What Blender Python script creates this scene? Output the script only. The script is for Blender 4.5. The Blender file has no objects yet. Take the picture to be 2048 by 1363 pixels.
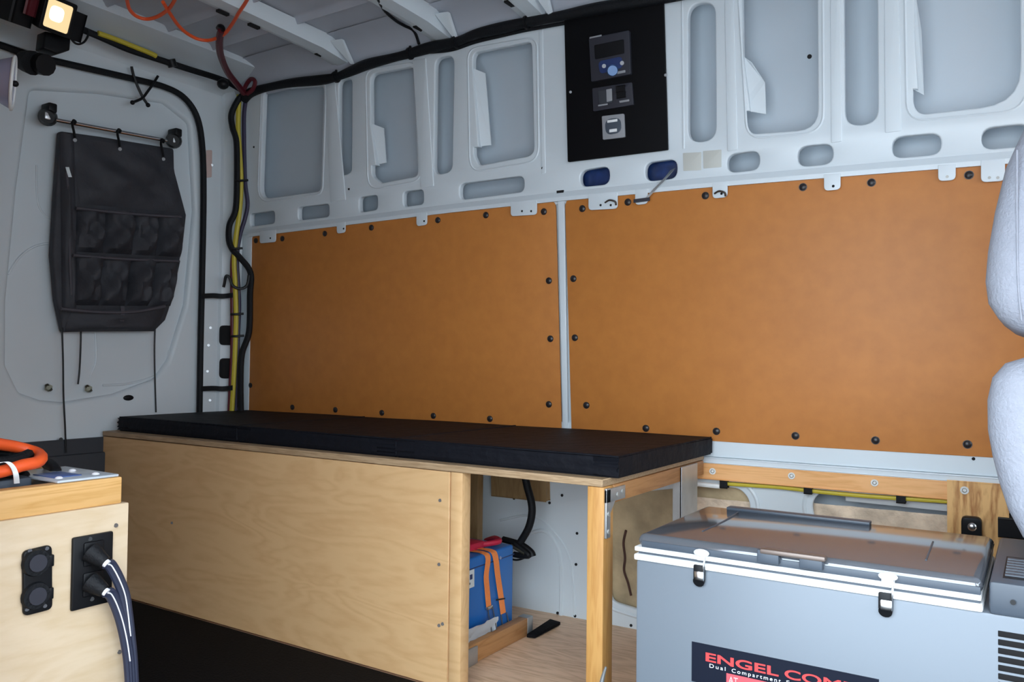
import bpy, bmesh, math, random
from mathutils import Vector, Matrix
random.seed(3)
SC = bpy.context.scene
COL = SC.collection

# ------------------------------------------------------------------ camera
FPX, YAW, PITCH, ROLL, CZ = 1635.0, math.radians(-32.9), math.radians(1.45), math.radians(.65), .8
_d = Vector((math.sin(YAW)*math.cos(PITCH), math.cos(YAW)*math.cos(PITCH), math.sin(PITCH)))
_r = _d.cross(Vector((0, 0, 1))).normalized(); _u = _r.cross(_d)
CR = _r*math.cos(ROLL) + _u*math.sin(ROLL); CU = -_r*math.sin(ROLL) + _u*math.cos(ROLL); CF = _d
CAM = Vector((0, 0, CZ))
cd = bpy.data.cameras.new('camera'); cam = bpy.data.objects.new('camera', cd); COL.objects.link(cam)
cd.sensor_width = 36; cd.lens = FPX*36/2048; cd.clip_start = .02
cam.matrix_world = Matrix(((CR.x, CU.x, -CF.x, 0), (CR.y, CU.y, -CF.y, 0), (CR.z, CU.z, -CF.z, CZ), (0, 0, 0, 1)))
SC.camera = cam

# ------------------------------------------------------------------ light
W = bpy.data.worlds.new('overcast_sky'); SC.world = W; W.use_nodes = True
nt = W.node_tree; bg = nt.nodes['Background']
tc = nt.nodes.new('ShaderNodeTexCoord'); sx = nt.nodes.new('ShaderNodeSeparateXYZ'); rp = nt.nodes.new('ShaderNodeValToRGB')
nt.links.new(tc.outputs['Generated'], sx.inputs[0]); nt.links.new(sx.outputs['Z'], rp.inputs[0]); nt.links.new(rp.outputs[0], bg.inputs[0])
rp.color_ramp.elements[0].position = 0; rp.color_ramp.elements[0].color = (.33, .37, .41, 1)
rp.color_ramp.elements[1].position = 1; rp.color_ramp.elements[1].color = (.78, .90, 1, 1)
bg.inputs[1].default_value = 7.0
def portal(name, loc, rot, sx_, sy_):
    l = bpy.data.lights.new(name, 'AREA'); l.shape = 'RECTANGLE'; l.size = sx_; l.size_y = sy_; l.cycles.is_portal = True
    o = bpy.data.objects.new(name, l); COL.objects.link(o); o.location = loc; o.rotation_euler = rot
portal('doorway_portal', (.55, .43, .6), (math.radians(90), 0, 0), 3.4, 2.5)
portal('windscreen_portal', (2.3, 1.35, 1.35), (math.radians(90), 0, math.radians(90)), 1.9, .9)
SC.view_settings.view_transform = 'Standard'; SC.view_settings.look = 'None'
SC.view_settings.gamma = 1; SC.view_settings.use_curve_mapping = False
SC.view_settings.exposure = 0.95
SC.cycles.max_bounces = 12; SC.cycles.diffuse_bounces = 8

# ------------------------------------------------------------------ pixel -> place helpers
class Plane:
    def __init__(s, o, U, V):
        s.o = Vector(o); s.U = Vector(U).normalized(); n = s.U.cross(Vector(V)).normalized(); s.N = n; s.V = n.cross(s.U)
        s.M = Matrix(((s.U.x, s.V.x, n.x, s.o.x), (s.U.y, s.V.y, n.y, s.o.y), (s.U.z, s.V.z, n.z, s.o.z), (0, 0, 0, 1)))
    def p(s, px, py, off=0):
        d = CF + CR*((px-1024)/FPX) + CU*(-(py-681.5)/FPX)
        return CAM + d*((s.o + s.N*off - CAM).dot(s.N)/d.dot(s.N))
    def uv(s, px, py, off=0):
        q = s.p(px, py, off) - s.o
        return (q.dot(s.U), q.dot(s.V))
    def w(s, u, v, off=0):
        return s.o + s.U*u + s.V*v + s.N*off
    def uvs(s, L, off=0): return [s.uv(*q, off) for q in L]
    def ps(s, L, off=0): return [s.p(*q, off) for q in L]
A_, B_ = .0336, -.069
WALL = Plane((-.76, 2.248, .6), (1, A_, 0), (0, B_, 1))          # facing wall: leans in towards the roof, tapers to the rear
def YP(y): return Plane((0, y, 0), (1, 0, 0), (0, 0, 1))          # faces -Y
def XP(x): return Plane((x, 0, 0), (0, 1, 0), (0, 0, 1))          # faces +X
def ZP(z): return Plane((0, 0, z), (1, 0, 0), (0, 1, 0))

# ------------------------------------------------------------------ materials
def mat(name, col, rough=.5, metal=0, noise=0, nscale=8, bump=0, bscale=60, emit=None, estr=0, spec=None, coat=0, col2=None, trans=0):
    m = bpy.data.materials.new(name); m.use_nodes = True; t = m.node_tree; b = t.nodes['Principled BSDF']
    b.inputs['Base Color'].default_value = (*col, 1); b.inputs['Roughness'].default_value = rough; b.inputs['Metallic'].default_value = metal
    if spec is not None: b.inputs['Specular IOR Level'].default_value = spec
    if coat: b.inputs['Coat Weight'].default_value = coat; b.inputs['Coat Roughness'].default_value = .1
    if trans: b.inputs['Transmission Weight'].default_value = trans
    if emit: b.inputs['Emission Color'].default_value = (*emit, 1); b.inputs['Emission Strength'].default_value = estr
    if noise or bump:
        tcn = t.nodes.new('ShaderNodeTexCoord')
    if noise:
        n = t.nodes.new('ShaderNodeTexNoise'); n.inputs['Scale'].default_value = nscale; n.inputs['Detail'].default_value = 5
        t.links.new(tcn.outputs['Object'], n.inputs['Vector'])
        r = t.nodes.new('ShaderNodeValToRGB'); c2 = col2 or tuple(c*(1-noise) for c in col); c1 = tuple(min(1, c*(1+noise*.6)) for c in col) if not col2 else col
        r.color_ramp.elements[0].position = .3; r.color_ramp.elements[0].color = (*c2, 1)
        r.color_ramp.elements[1].position = .7; r.color_ramp.elements[1].color = (*c1, 1)
        t.links.new(n.outputs['Fac'], r.inputs[0]); t.links.new(r.outputs[0], b.inputs['Base Color'])
    if bump:
        n2 = t.nodes.new('ShaderNodeTexNoise'); n2.inputs['Scale'].default_value = bscale; n2.inputs['Detail'].default_value = 3
        t.links.new(tcn.outputs['Object'], n2.inputs['Vector'])
        bp = t.nodes.new('ShaderNodeBump'); bp.inputs['Strength'].default_value = bump; bp.inputs['Distance'].default_value = .01
        t.links.new(n2.outputs['Fac'], bp.inputs['Height']); t.links.new(bp.outputs[0], b.inputs['Normal'])
    return m
def wood(name, c1, c2, stretch=(1, 8, 8), scale=3, warp=3, rough=.5, bands=6, coat=0):
    m = bpy.data.materials.new(name); m.use_nodes = True; t = m.node_tree; b = t.nodes['Principled BSDF']
    b.inputs['Roughness'].default_value = rough
    if coat: b.inputs['Coat Weight'].default_value = coat; b.inputs['Coat Roughness'].default_value = .2
    tcn = t.nodes.new('ShaderNodeTexCoord'); mp = t.nodes.new('ShaderNodeMapping'); mp.inputs['Scale'].default_value = stretch
    t.links.new(tcn.outputs['Object'], mp.inputs[0])
    n = t.nodes.new('ShaderNodeTexNoise'); n.inputs['Scale'].default_value = scale; n.inputs['Detail'].default_value = 2; n.inputs['Distortion'].default_value = warp*.2
    t.links.new(mp.outputs[0], n.inputs['Vector'])
    mu = t.nodes.new('ShaderNodeMath'); mu.operation = 'MULTIPLY'; mu.inputs[1].default_value = bands
    t.links.new(n.outputs['Fac'], mu.inputs[0])
    fr = t.nodes.new('ShaderNodeMath'); fr.operation = 'PINGPONG'; fr.inputs[1].default_value = .5
    t.links.new(mu.outputs[0], fr.inputs[0])
    n3 = t.nodes.new('ShaderNodeTexNoise'); n3.inputs['Scale'].default_value = scale*9; n3.inputs['Detail'].default_value = 4
    t.links.new(mp.outputs[0], n3.inputs['Vector'])
    ad = t.nodes.new('ShaderNodeMath'); ad.operation = 'ADD'; t.links.new(fr.outputs[0], ad.inputs[0])
    m3 = t.nodes.new('ShaderNodeMath'); m3.operation = 'MULTIPLY'; m3.inputs[1].default_value = .7; t.links.new(n3.outputs['Fac'], m3.inputs[0]); t.links.new(m3.outputs[0], ad.inputs[1])
    r = t.nodes.new('ShaderNodeValToRGB'); r.color_ramp.elements[0].position = .25; r.color_ramp.elements[0].color = (*c2, 1)
    r.color_ramp.elements[1].position = .75; r.color_ramp.elements[1].color = (*c1, 1)
    t.links.new(ad.outputs[0], r.inputs[0]); t.links.new(r.outputs[0], b.inputs['Base Color'])
    return m

M = dict(
    white=mat('white_van_paint', (.665, .73, .77), .32, noise=.03, nscale=3),
    skin=mat('outer_skin_paint', (.56, .63, .69), .4, noise=.06, nscale=2.5),
    roof=mat('roof_primer_grey', (.47, .50, .56), .5, noise=.08, nscale=4),
    door=mat('door_paint', (.66, .73, .77), .35, noise=.03, nscale=3),
    trimgrey=mat('dark_sill_trim', (.035, .04, .05), .6),
    black=mat('black_plastic', (.006, .0065, .008), .45, spec=.25),
    rubber=mat('black_rubber', (.006, .007, .009), .6, spec=.25, bump=.2, bscale=200),
    matt=mat('black_floor_mat', (.005, .005, .006), .85, spec=.1, bump=.3, bscale=150),
    panelblack=mat('black_panel_board', (.004, .004, .005), .6, spec=.12),
    devgrey=mat('charcoal_device', (.026, .027, .038), .5),
    blueknob=mat('blue_knob', (.07, .18, .42), .3),
    bluedark=mat('dark_blue_print', (.02, .04, .14), .4),
    lightgrey=mat('light_grey_plastic', (.30, .31, .33), .4),
    yellow=mat('yellow_cable', (.55, .45, .04), .45),
    purple=mat('dark_violet_conduit', (.025, .02, .06), .5),
    orange=mat('orange_cord', (.9, .11, .02), .45),
    orangestrap=mat('orange_webbing', (1.0, .30, .08), .6, bump=.4, bscale=300),
    darkred=mat('dark_red_cable', (.10, .008, .015), .4),
    red=mat('red_terminal', (.55, .02, .06), .45),
    hardboard=mat('brown_hardboard', (.53, .198, .040), .5, noise=.10, nscale=26, col2=(.47, .170, .034), spec=.5),
    clip=mat('black_push_clip', (.02, .017, .018), .35),
    cloth=mat('charcoal_polyester', (.036, .038, .047), .7, bump=.6, bscale=22, noise=.2, nscale=12),
    piping=mat('charcoal_binding', (.062, .058, .07), .7),
    chrome=mat('steel', (.62, .63, .64), .22, 1),
    zinc=mat('zinc_plated_steel', (.50, .52, .53), .4, .75, noise=.1, nscale=30),
    screw=mat('screw_head', (.42, .42, .40), .5, .4),
    darkscrew=mat('dark_screw_head', (.04, .028, .022), .5),
    glass=mat('lamp_glass', (.3, .25, .18), .3, emit=(1, .72, .36), estr=.50),
    dish=mat('violet_reflection_tint', (.42, .44, .62), .25, .3),  # purple reflections of the silvery bowl put into its colour
    bulb=mat('halogen_tube', (1, .9, .7), .3, emit=(1, .90, .70), estr=1.2),
    vinyl=mat('black_vinyl', (.007, .0078, .0115), .62, spec=.12, bump=.6, bscale=26),
    ply=wood('birch_plywood', (.71, .455, .225), (.635, .385, .18), (1.0, 7, 4.2), 2.2, 4, .5, 7),
    plyedge=wood('plywood_edge', (.46, .32, .19), (.30, .19, .10), (1.5, 30, 30), 5, 1, .55, 4),
    pine=wood('pine_lumber', (.60, .32, .10), (.50, .24, .065), (14, 14, 1.4), 2.5, 2, .5, 5),
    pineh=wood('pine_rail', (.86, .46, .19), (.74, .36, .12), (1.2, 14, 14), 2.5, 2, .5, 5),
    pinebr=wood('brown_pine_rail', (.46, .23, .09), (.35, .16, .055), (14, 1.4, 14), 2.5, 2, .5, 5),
    maple=wood('pale_plywood', (.68, .535, .37), (.61, .46, .29), (4, 1.1, 5), 3, 3, .5, 4),
    mapletrim=wood('honey_trim_board', (.72, .42, .16), (.60, .32, .095), (9, 1.2, 14), 2.6, 3, .45, 5),
    plywall=wood('streaky_fir_plywood', (.78, .46, .18), (.38, .15, .04), (4, 4, .7), 5, 4, .5, 5),
    floorply=wood('worn_floor_plywood', (.74, .51, .34), (.55, .35, .21), (1.1, 6, 1), 3, 3, .5, 6),
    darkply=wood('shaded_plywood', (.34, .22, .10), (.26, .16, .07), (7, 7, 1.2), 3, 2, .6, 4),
    batt=mat('blue_battery_case', (.018, .16, .52), .35),
    whitelabel=mat('white_label', (.75, .82, .85), .5),
    fridge=mat('silver_blue_enamel', (.17, .20, .235), .38, .1),
    fridgelid=mat('slate_grey_lid', (.175, .19, .215), .10, .5, noise=.06, nscale=5),
    fridgelow=mat('slate_grey_cover', (.062, .080, .105), .4),
    rim=mat('white_gasket_rim', (.82, .84, .84), .4),
    sticker=mat('navy_black_sticker', (.006, .009, .02), .5, spec=.15),
    redprint=mat('red_print', (.75, .05, .05), .5),
    redlabel=mat('red_label', (.72, .08, .10), .5),
    pinkprint=mat('pale_red_print', (.9, .45, .45), .5),
    whiteprint=mat('white_print', (.8, .85, .9), .5),
    insul=mat('tan_insulation', (.52, .40, .24), .8, noise=.35, nscale=9, bump=.8, bscale=18),
    insulp=mat('buff_insulation', (.80, .64, .48), .85, noise=.3, nscale=20, bump=.9, bscale=30),
    crack=mat('brown_crack', (.07, .03, .02), .8),
    foil=mat('silver_foil_tape', (.75, .78, .80), .3, .5),
    tape=mat('beige_tape', (.55, .56, .52), .5),
    seat=mat('pale_grey_seat_fabric', (.36, .385, .45), .75, noise=.05, nscale=40, bump=.3, bscale=180),
    liner=mat('dark_blue_liner', (.012, .035, .13), .35, noise=.5, nscale=30),
    tie=mat('white_zip_tie', (.85, .88, .88), .4),
    cable=mat('navy_cable', (.02, .025, .05), .4),
    silver=mat('white_ferrule', (.80, .80, .84), .4),
    packet=mat('clear_packet', (.52, .57, .62), .18, .1),
    packetblue=mat('blue_packet', (.08, .14, .36), .3),
    hole=mat('dark_opening', (.004, .004, .005), .9),
    bronze=mat('brown_grey_metal', (.20, .16, .14), .4, .5),
    bolt=mat('brass_bolt', (.10, .095, .07), .4, .7),
    ground=mat('pale_concrete', (.36, .365, .37), .9, noise=.2, nscale=3),
    rust=mat('pink_primer', (.62, .46, .42), .6),
)

# ------------------------------------------------------------------ object builders
def new_obj(name, me, m, parent=None, smooth=False):
    o = bpy.data.objects.new(name, me); COL.objects.link(o)
    if parent is not None:
        r = parent
        while r.parent is not None: r = r.parent
        me.transform(Matrix.Translation(-r.location)); o.parent = parent
    if m: me.materials.clear(); me.materials.append(M[m])
    if smooth:
        for p in me.polygons: p.use_smooth = True
        try: me.set_sharp_from_angle(angle=math.radians(38))
        except Exception: pass
    return o
def obj(name, bm, m, parent=None, smooth=True):
    if isinstance(bm, bpy.types.Mesh): return new_obj(name, bm, m, parent, smooth)
    bmesh.ops.recalc_face_normals(bm, faces=bm.faces[:])
    me = bpy.data.meshes.new(name); bm.to_mesh(me); bm.free()
    return new_obj(name, me, m, parent, smooth)
def thing(name, label, cat, loc, group=None):
    o = bpy.data.objects.new(name, None); COL.objects.link(o); o.location = loc; o.empty_display_size = .05
    return tag(o, label, cat, group)
def tag(o, label, cat, group=None):
    o['label'] = label; o['category'] = cat
    if group: o['group'] = group
    return o
def struct(o): o['kind'] = 'structure'; return o
def B(): return bmesh.new()
def _bev(bm, verts, bev, seg=2):
    if bev > 0:
        es = list({e for v in verts for e in v.link_edges})
        bmesh.ops.bevel(bm, geom=es, offset=bev, segments=seg, affect='EDGES', profile=.5)
def box(bm, x0, x1, y0, y1, z0, z1, bev=0, seg=2):
    r = bmesh.ops.create_cube(bm, size=1)
    vs = r['verts']
    for v in vs: v.co = Vector(((x0+x1)/2 + v.co.x*(x1-x0), (y0+y1)/2 + v.co.y*(y1-y0), (z0+z1)/2 + v.co.z*(z1-z0)))
    _bev(bm, vs, bev, seg); return bm
def pbox(bm, P, u0, u1, v0, v1, n0, n1, bev=0, seg=2):
    r = bmesh.ops.create_cube(bm, size=1); vs = r['verts']
    for v in vs: v.co = P.w((u0+u1)/2 + v.co.x*(u1-u0), (v0+v1)/2 + v.co.y*(v1-v0), (n0+n1)/2 + v.co.z*(n1-n0))
    _bev(bm, vs, bev, seg); return bm
def prism(bm, pts, vec, bev=0, seg=2):
    vec = Vector(vec); a = [bm.verts.new(p) for p in pts]; b = [bm.verts.new(Vector(p)+vec) for p in pts]; n = len(a)
    bm.faces.new(a); bm.faces.new(b[::-1])
    for i in range(n): bm.faces.new((a[i], b[i], b[(i+1) % n], a[(i+1) % n]))
    _bev(bm, a+b, bev, seg); return bm
def cyl(bm, p0, p1, r, seg=16, r2=None, bev=0):
    p0 = Vector(p0); p1 = Vector(p1); d = p1-p0
    q = bmesh.ops.create_cone(bm, cap_ends=True, segments=seg, radius1=r, radius2=r if r2 is None else r2, depth=d.length)
    mt = Matrix.Translation((p0+p1)/2) @ d.to_track_quat('Z', 'Y').to_matrix().to_4x4()
    bmesh.ops.transform(bm, matrix=mt, verts=q['verts'])
    return bm
def sph(bm, c, r, sc=(1, 1, 1), seg=14):
    q = bmesh.ops.create_uvsphere(bm, u_segments=seg, v_segments=max(6, seg//2), radius=r)
    for v in q['verts']: v.co = Vector((v.co.x*sc[0], v.co.y*sc[1], v.co.z*sc[2])) + Vector(c)
    return bm
def cat(pts, n=6, closed=False):
    pts = [Vector(p) for p in pts]; out = []; L = len(pts)
    if L < 3: return pts
    for i in range(L if closed else L-1):
        g = lambda k: pts[k % L] if closed else pts[min(max(k, 0), L-1)]
        a, b, c, d = g(i-1), g(i), g(i+1), g(i+2)
        for k in range(n):
            t = k/n
            out.append(.5*((2*b) + (c-a)*t + (2*a-5*b+4*c-d)*t*t + (3*b-a-3*c+d)*t**3))
    if not closed: out.append(pts[-1])
    return out
def tube(bm, pts, r, seg=8, n=6, closed=False, smooth=True, flat=1, up=None):
    P = cat(pts, n, closed) if smooth else [Vector(p) for p in pts]
    L = len(P); rings = []; prev = None
    for i, p in enumerate(P):
        t = (P[(i+1) % L] - P[i-1]) if closed else (P[min(i+1, L-1)] - P[max(i-1, 0)])
        if t.length < 1e-9: t = Vector((0, 0, 1))
        t.normalize()
        if prev is None:
            prev = (up or (Vector((0, 0, 1)) if abs(t.z) < .9 else Vector((1, 0, 0))))
        a = (prev - t*prev.dot(t)).normalized() if (prev - t*prev.dot(t)).length > 1e-6 else t.orthogonal().normalized()
        if up is None: prev = a
        b = t.cross(a); rr = r(i/(L-1)) if callable(r) else r
        rings.append([bm.verts.new(p + a*(math.cos(2*math.pi*k/seg)*rr*flat) + b*(math.sin(2*math.pi*k/seg)*rr)) for k in range(seg)])
    for i in range(L if closed else L-1):
        x, y = rings[i], rings[(i+1) % L]
        for k in range(seg): bm.faces.new((x[k], x[(k+1) % seg], y[(k+1) % seg], y[k]))
    if not closed: bm.faces.new(rings[0][::-1]); bm.faces.new(rings[-1])
    return bm
def ribbon(bm, pts, wv, th, nv, n=5):
    P = cat(pts, n); wv = Vector(wv)/2; nv = Vector(nv).normalized()*th; R = []
    for p in P: R.append([bm.verts.new(p-wv), bm.verts.new(p+wv), bm.verts.new(p+wv+nv), bm.verts.new(p-wv+nv)])
    for x, y in zip(R, R[1:]):
        for k in range(4): bm.faces.new((x[k], x[(k+1) % 4], y[(k+1) % 4], y[k]))
    bm.faces.new(R[0][::-1]); bm.faces.new(R[-1]); return bm
def fillet(pts, r, seg=5):
    out = []; n = len(pts)
    for i in range(n):
        p = Vector(pts[i][:2]); a = Vector(pts[i-1][:2]); b = Vector(pts[(i+1) % n][:2]); rr = r[i] if isinstance(r, (list, tuple)) else r
        d1 = a-p; d2 = b-p; l1, l2 = d1.length, d2.length
        if rr <= 0 or l1 < 1e-6 or l2 < 1e-6: out.append(tuple(p)); continue
        d1 /= l1; d2 /= l2; ang = d1.angle(d2)
        if ang > 3.0: out.append(tuple(p)); continue
        tl = min(rr/math.tan(ang/2), l1*.49, l2*.49); p0 = p+d1*tl; p1 = p+d2*tl
        for k in range(seg+1):
            t = k/seg; out.append(tuple(p0*(1-t)**2 + p*2*t*(1-t) + p1*t*t))
    return out
def plate_mesh(name, outer, holes, th, bev, P, off, bres=2):
    cu = bpy.data.curves.new(name, 'CURVE'); cu.dimensions = '2D'; cu.fill_mode = 'BOTH'
    for L in [outer]+list(holes):
        s = cu.splines.new('POLY'); s.points.add(len(L)-1); s.use_cyclic_u = True
        for q, p in zip(s.points, L): q.co = (p[0], p[1], 0, 1)
    cu.bevel_depth = bev; cu.bevel_resolution = bres; cu.extrude = max(0, th/2-bev); cu.offset = -bev
    o = bpy.data.objects.new(name, cu); COL.objects.link(o)
    dg = bpy.context.evaluated_depsgraph_get(); dg.update()
    me = bpy.data.meshes.new_from_object(o.evaluated_get(dg)); me.name = name
    bpy.data.objects.remove(o); bpy.data.curves.remove(cu)
    bm = bmesh.new(); bm.from_mesh(me); bmesh.ops.remove_doubles(bm, verts=bm.verts[:], dist=1e-5); bmesh.ops.recalc_face_normals(bm, faces=bm.faces[:]); bm.to_mesh(me); bm.free()
    me.transform(P.M @ Matrix.Translation((0, 0, off-th/2)))
    return me
def plate(name, outer, holes, th, bev, P, off, m, parent=None, smooth=True):
    return new_obj(name, plate_mesh(name, outer, holes, th, bev, P, off), m, parent, smooth)
def offset_loop(L, d):
    n = len(L); out = []
    ar = sum(L[i-1][0]*L[i][1]-L[i][0]*L[i-1][1] for i in range(n)); s = 1 if ar > 0 else -1
    for i in range(n):
        a = Vector(L[i-1][:2]); b = Vector(L[(i+1) % n][:2]); t = (b-a)
        if t.length < 1e-9: out.append(L[i]); continue
        t.normalize(); out.append((L[i][0]+t.y*d*s, L[i][1]-t.x*d*s))
    return out
def bead(bm, P, L, r, off=0, seg=6, closed=True):
    return tube(bm, [P.w(u, v, off) for u, v in L], r, seg, closed=closed, smooth=False, flat=1, up=P.N)
def label_text(name, txt, P, u, v, off, size, sx_, m, parent, spacing=1.0, bold=0):
    cu = bpy.data.curves.new(name, 'FONT'); cu.body = txt; cu.size = size; cu.space_character = spacing; cu.extrude = .0003; cu.offset = bold
    o = bpy.data.objects.new(name, cu); COL.objects.link(o); dg = bpy.context.evaluated_depsgraph_get(); dg.update()
    me = bpy.data.meshes.new_from_object(o.evaluated_get(dg)); bpy.data.objects.remove(o)
    w = max((q.co.x for q in me.vertices), default=1)-min((q.co.x for q in me.vertices), default=0)
    k = sx_/w
    me.transform(P.M @ Matrix.Translation((u, v, off)) @ Matrix.Diagonal((k, 1, 1, 1)))
    return new_obj(name, me, m, parent)

# ================================================================== SETTING
# ground and floor
b = B(); box(b, -12, 12, -14, 12, -.75, -.70); struct(obj('floor_outside_ground', b, 'ground')).name = 'ground'  # unseen ground outside, added for bounce light
fl = struct(obj('floor', box(B(), -2.9, 2.2, .40, 2.42, -.06, 0), 'floorply'))
# near side of the van: wall behind the cabinet, front pillar, unseen doorway header lowered to shade the upper facing wall
wf = B(); box(wf, -2.9, -.985, .38, .44, -.06, 2.0); box(wf, .62, .80, .38, .44, -.06, 2.0); box(wf, .8, 2.2, .38, .44, -.06, 1.0); box(wf, -.985, 2.2, .38, .44, 1.50, 2.0)
struct(obj('wall_front', wf, 'hardboard', smooth=False))  # unseen lining, made brown to cut bounce light at the rear
wr = B(); box(wr, 2.2, 2.28, .38, 2.42, -.06, 1.0); box(wr, 2.2, 2.28, .38, 2.42, 1.70, 2.0); struct(obj('wall_right', wr, 'trimgrey', smooth=False))  # unseen cab front, added to limit light through the windscreen

# --- facing wall: inner pressing with its cut-outs
def R(L, r, seg=5): return fillet(WALL.uvs(L), r, seg)
holes = []
W1 = R([(527, 178), (648, 172), (641, 382), (519, 399)], [.03, .02, .02, .05])
W2 = R([(740, 148), (826, 132), (836, 352), (762, 366), (743, 352), (743, 331), (752, 330), (741, 246)], [.03, .02, .02, .02, .03, 0, 0, .005])
W3 = R([(945, 105), (1063, 82), (1068, 310), (957, 331), (947, 310), (947, 294), (957, 293), (945, 136)], [.03, .02, .03, .02, .03, 0, 0, .005])
W4 = R([(1483, -60), (1634, -80), (1636, 258), (1503, 268), (1490, 250), (1490, 221), (1500, 222), (1486, 112)], [.03, .02, .05, .03, .04, 0, 0, .005])
W5 = R([(1828, -90), (2040, -110), (2041, 206), (1840, 229), (1826, 210), (1826, 178), (1836, 178), (1830, 90)], [.03, .03, .08, .04, .05, 0, 0, .005])
W6 = R([(2140, -120), (2400, -150), (2400, 160), (2140, 195)], .04)
S1 = R([(677, 160), (704, 155), (703, 346), (676, 352)], .025, 6)
S2 = R([(870, 116), (908, 110), (904, 343), (867, 351)], .03, 6)
S3 = R([(1376, 8), (1430, 2), (1432, 280), (1376, 286)], .045, 7)
S4 = R([(1687, -70), (1754, -80), (1756, 246), (1690, 253)], .05, 7)
low = []
for x0, x1, y0, y1, yb0, yb1, r in [(500, 549, 427, 421, 453, 446, .015), (596, 658, 414, 407, 441, 433, .015), (718, 755, 394, 389, 425, 419, .017), (806, 847, 383, 378, 414, 408, .017),
        (919, 1048, 367, 351, 400, 383, .022), (1160, 1219, 341, 331, 374, 368, .025), (1290, 1354, 325, 317, 363, 356, .025), (1454, 1519, 309, 300, 346, 339, .025),
        (1595, 1666, 293, 286, 334, 327, .027), (1784, 1882, 274, 265, 317, 308, .03), (1963, 2060, 256, 246, 300, 291, .03)]:
    low.append(R([(x0, y0), (x1, y1), (x1, yb1), (x0, yb0)], r, 5))
UL, UR = -1.98, 2.95
top_v = WALL.uv(820, 95)[1] + .05
lip_v = WALL.uv(1118, 404)[1]
UPF = [(UL, lip_v-.004), (UR, lip_v-.014), (UR, top_v), (UL, top_v)]
bighole = [W1, W2, W3, W4, W5, W6]
wall = struct(plate('wall_back', UPF, bighole+[S1, S2, S3, S4]+low, .024, .004, WALL, 0, 'white'))
new_obj('outer_skin', plate_mesh('outer_skin', [(UL-.05, -.75), (UR+.1, -.75), (UR+.1, top_v+.10), (UL-.05, top_v+.10)], [], .006, 0, WALL, -.095), 'skin', wall)
# raised rims round the big openings, folded tabs, stamped pillars
for k, L in enumerate([W1, W4, W5, W3, W2]):
    ol = offset_loop(L, .011 if k != 2 else .02)
    if k in (1, 3, 4, 2): ol = fillet([WALL.uv(*q) for q in {1: [(1474, -60), (1645, -80), (1647, 264), (1494, 278)], 3: [(935, 98), (1074, 74), (1078, 322), (940, 345)], 4: [(731, 140), (834, 124), (845, 361), (736, 379)], 2: [(1808, -90), (2052, -110), (2053, 220), (1814, 243)]}[k]], [.04, .04, .05, .05], 6)
    obj('opening_rim', bead(B(), WALL, ol, .0038, -.001), 'white', wall)
for L in ([(741, 246), (767, 256), (772, 325), (743, 331)], [(945, 136), (970, 146), (982, 290), (947, 294)], [(1486, 112), (1503, 124), (1530, 165), (1532, 228), (1490, 221)], [(1830, -20), (1843, 60), (1848, 190), (1826, 178)]):
    n = len(L); bm = B(); pts = []
    for i, q in enumerate(L): pts.append(WALL.p(*q, -.004 if i in (0, n-1) else -.03))
    prism(bm, pts, -WALL.N*.004); obj('folded_tab', bm, 'white', wall, False)
def strip(L, off, m='white', name='stamped_pillar', r=.004, th=.006):
    off *= .6
    plate(name, fillet(WALL.uvs(L), r), [], th, .002, WALL, off, m, wall)
strip([(652, 150), (669, 147), (692, 400), (661, 404)], .005)
strip([(826, 120), (852, 116), (868, 372), (842, 376)], .005)
strip([(1078, 60), (1086, 58), (1092, 346), (1083, 348)], .003)
strip([(1448, -40), (1466, -42), (1476, 300), (1455, 303)], .004)
strip([(1660, -70), (1680, -72), (1684, 283), (1662, 286)], .004)
strip([(1768, -60), (1796, -64), (1803, 262), (1770, 266)], .004)
strip([(1362, 0), (1366, 0), (1370, 298), (1365, 299)], .003)
# belt lip that runs over the top edge of the hardboard, with hanging tabs
bm = B(); LP = [(500, 474), (700, 450), (900, 426), (1118, 403), (1250, 391), (1400, 377), (1700, 353), (2034, 327), (2500, 290)]
prof = []
for q in LP:
    u, v = WALL.uv(*q)
    prof.append([WALL.w(u, v+.030, .000), WALL.w(u, v+.012, .013), WALL.w(u, v, .013), WALL.w(u, v, -.01), WALL.w(u, v+.03, -.01)])
rings = [[bm.verts.new(p) for p in r] for r in prof]
for x, y in zip(rings, rings[1:]):
    for k in range(5): bm.faces.new((x[k], x[(k+1) % 5], y[(k+1) % 5], y[k]))
bm.faces.new(rings[0]); bm.faces.new(rings[-1][::-1])
belt = obj('belt_lip', bm, 'white', wall, False)
for x0, x1, y0, y1 in [(525, 557, 462, 487), (679, 696, 446, 468), (838, 859, 428, 453), (1026, 1078, 404, 433), (1181, 1239, 388, 421), (1274, 1299, 380, 411), (1428, 1458, 368, 398), (1650, 1683, 350, 383), (1877, 1912, 332, 364), (1962, 2010, 322, 366)]:
    L = fillet(WALL.uvs([(x0, y0), (x1, y0-2), (x1, y1-3), (x0, y1)]), [0, 0, .012, .012])
    t = plate('mounting_tab', L, [], .004, .001, WALL, .015, 'white', wall)
    if x1-x0 < 60:
        for fx in ((.35, .7) if x1-x0 > 40 else (.5,)):
            px = x0+(x1-x0)*fx; py = y1-11
            obj('tab_hole', cyl(B(), WALL.p(px, py, .013), WALL.p(px, py, .0162), .0035, 10), 'screw' if x0 in (1877, 1962) else 'hole', t)
for x0, x1, y0, y1 in [(1150, 1228, 326, 380), (1282, 1362, 312, 368)]:
    plate('blue_liner', WALL.uvs([(x0, y0), (x1, y0-5), (x1, y1-5), (x0, y1)], -.04), [], .003, .0005, WALL, -.04, 'liner', wall)
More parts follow.
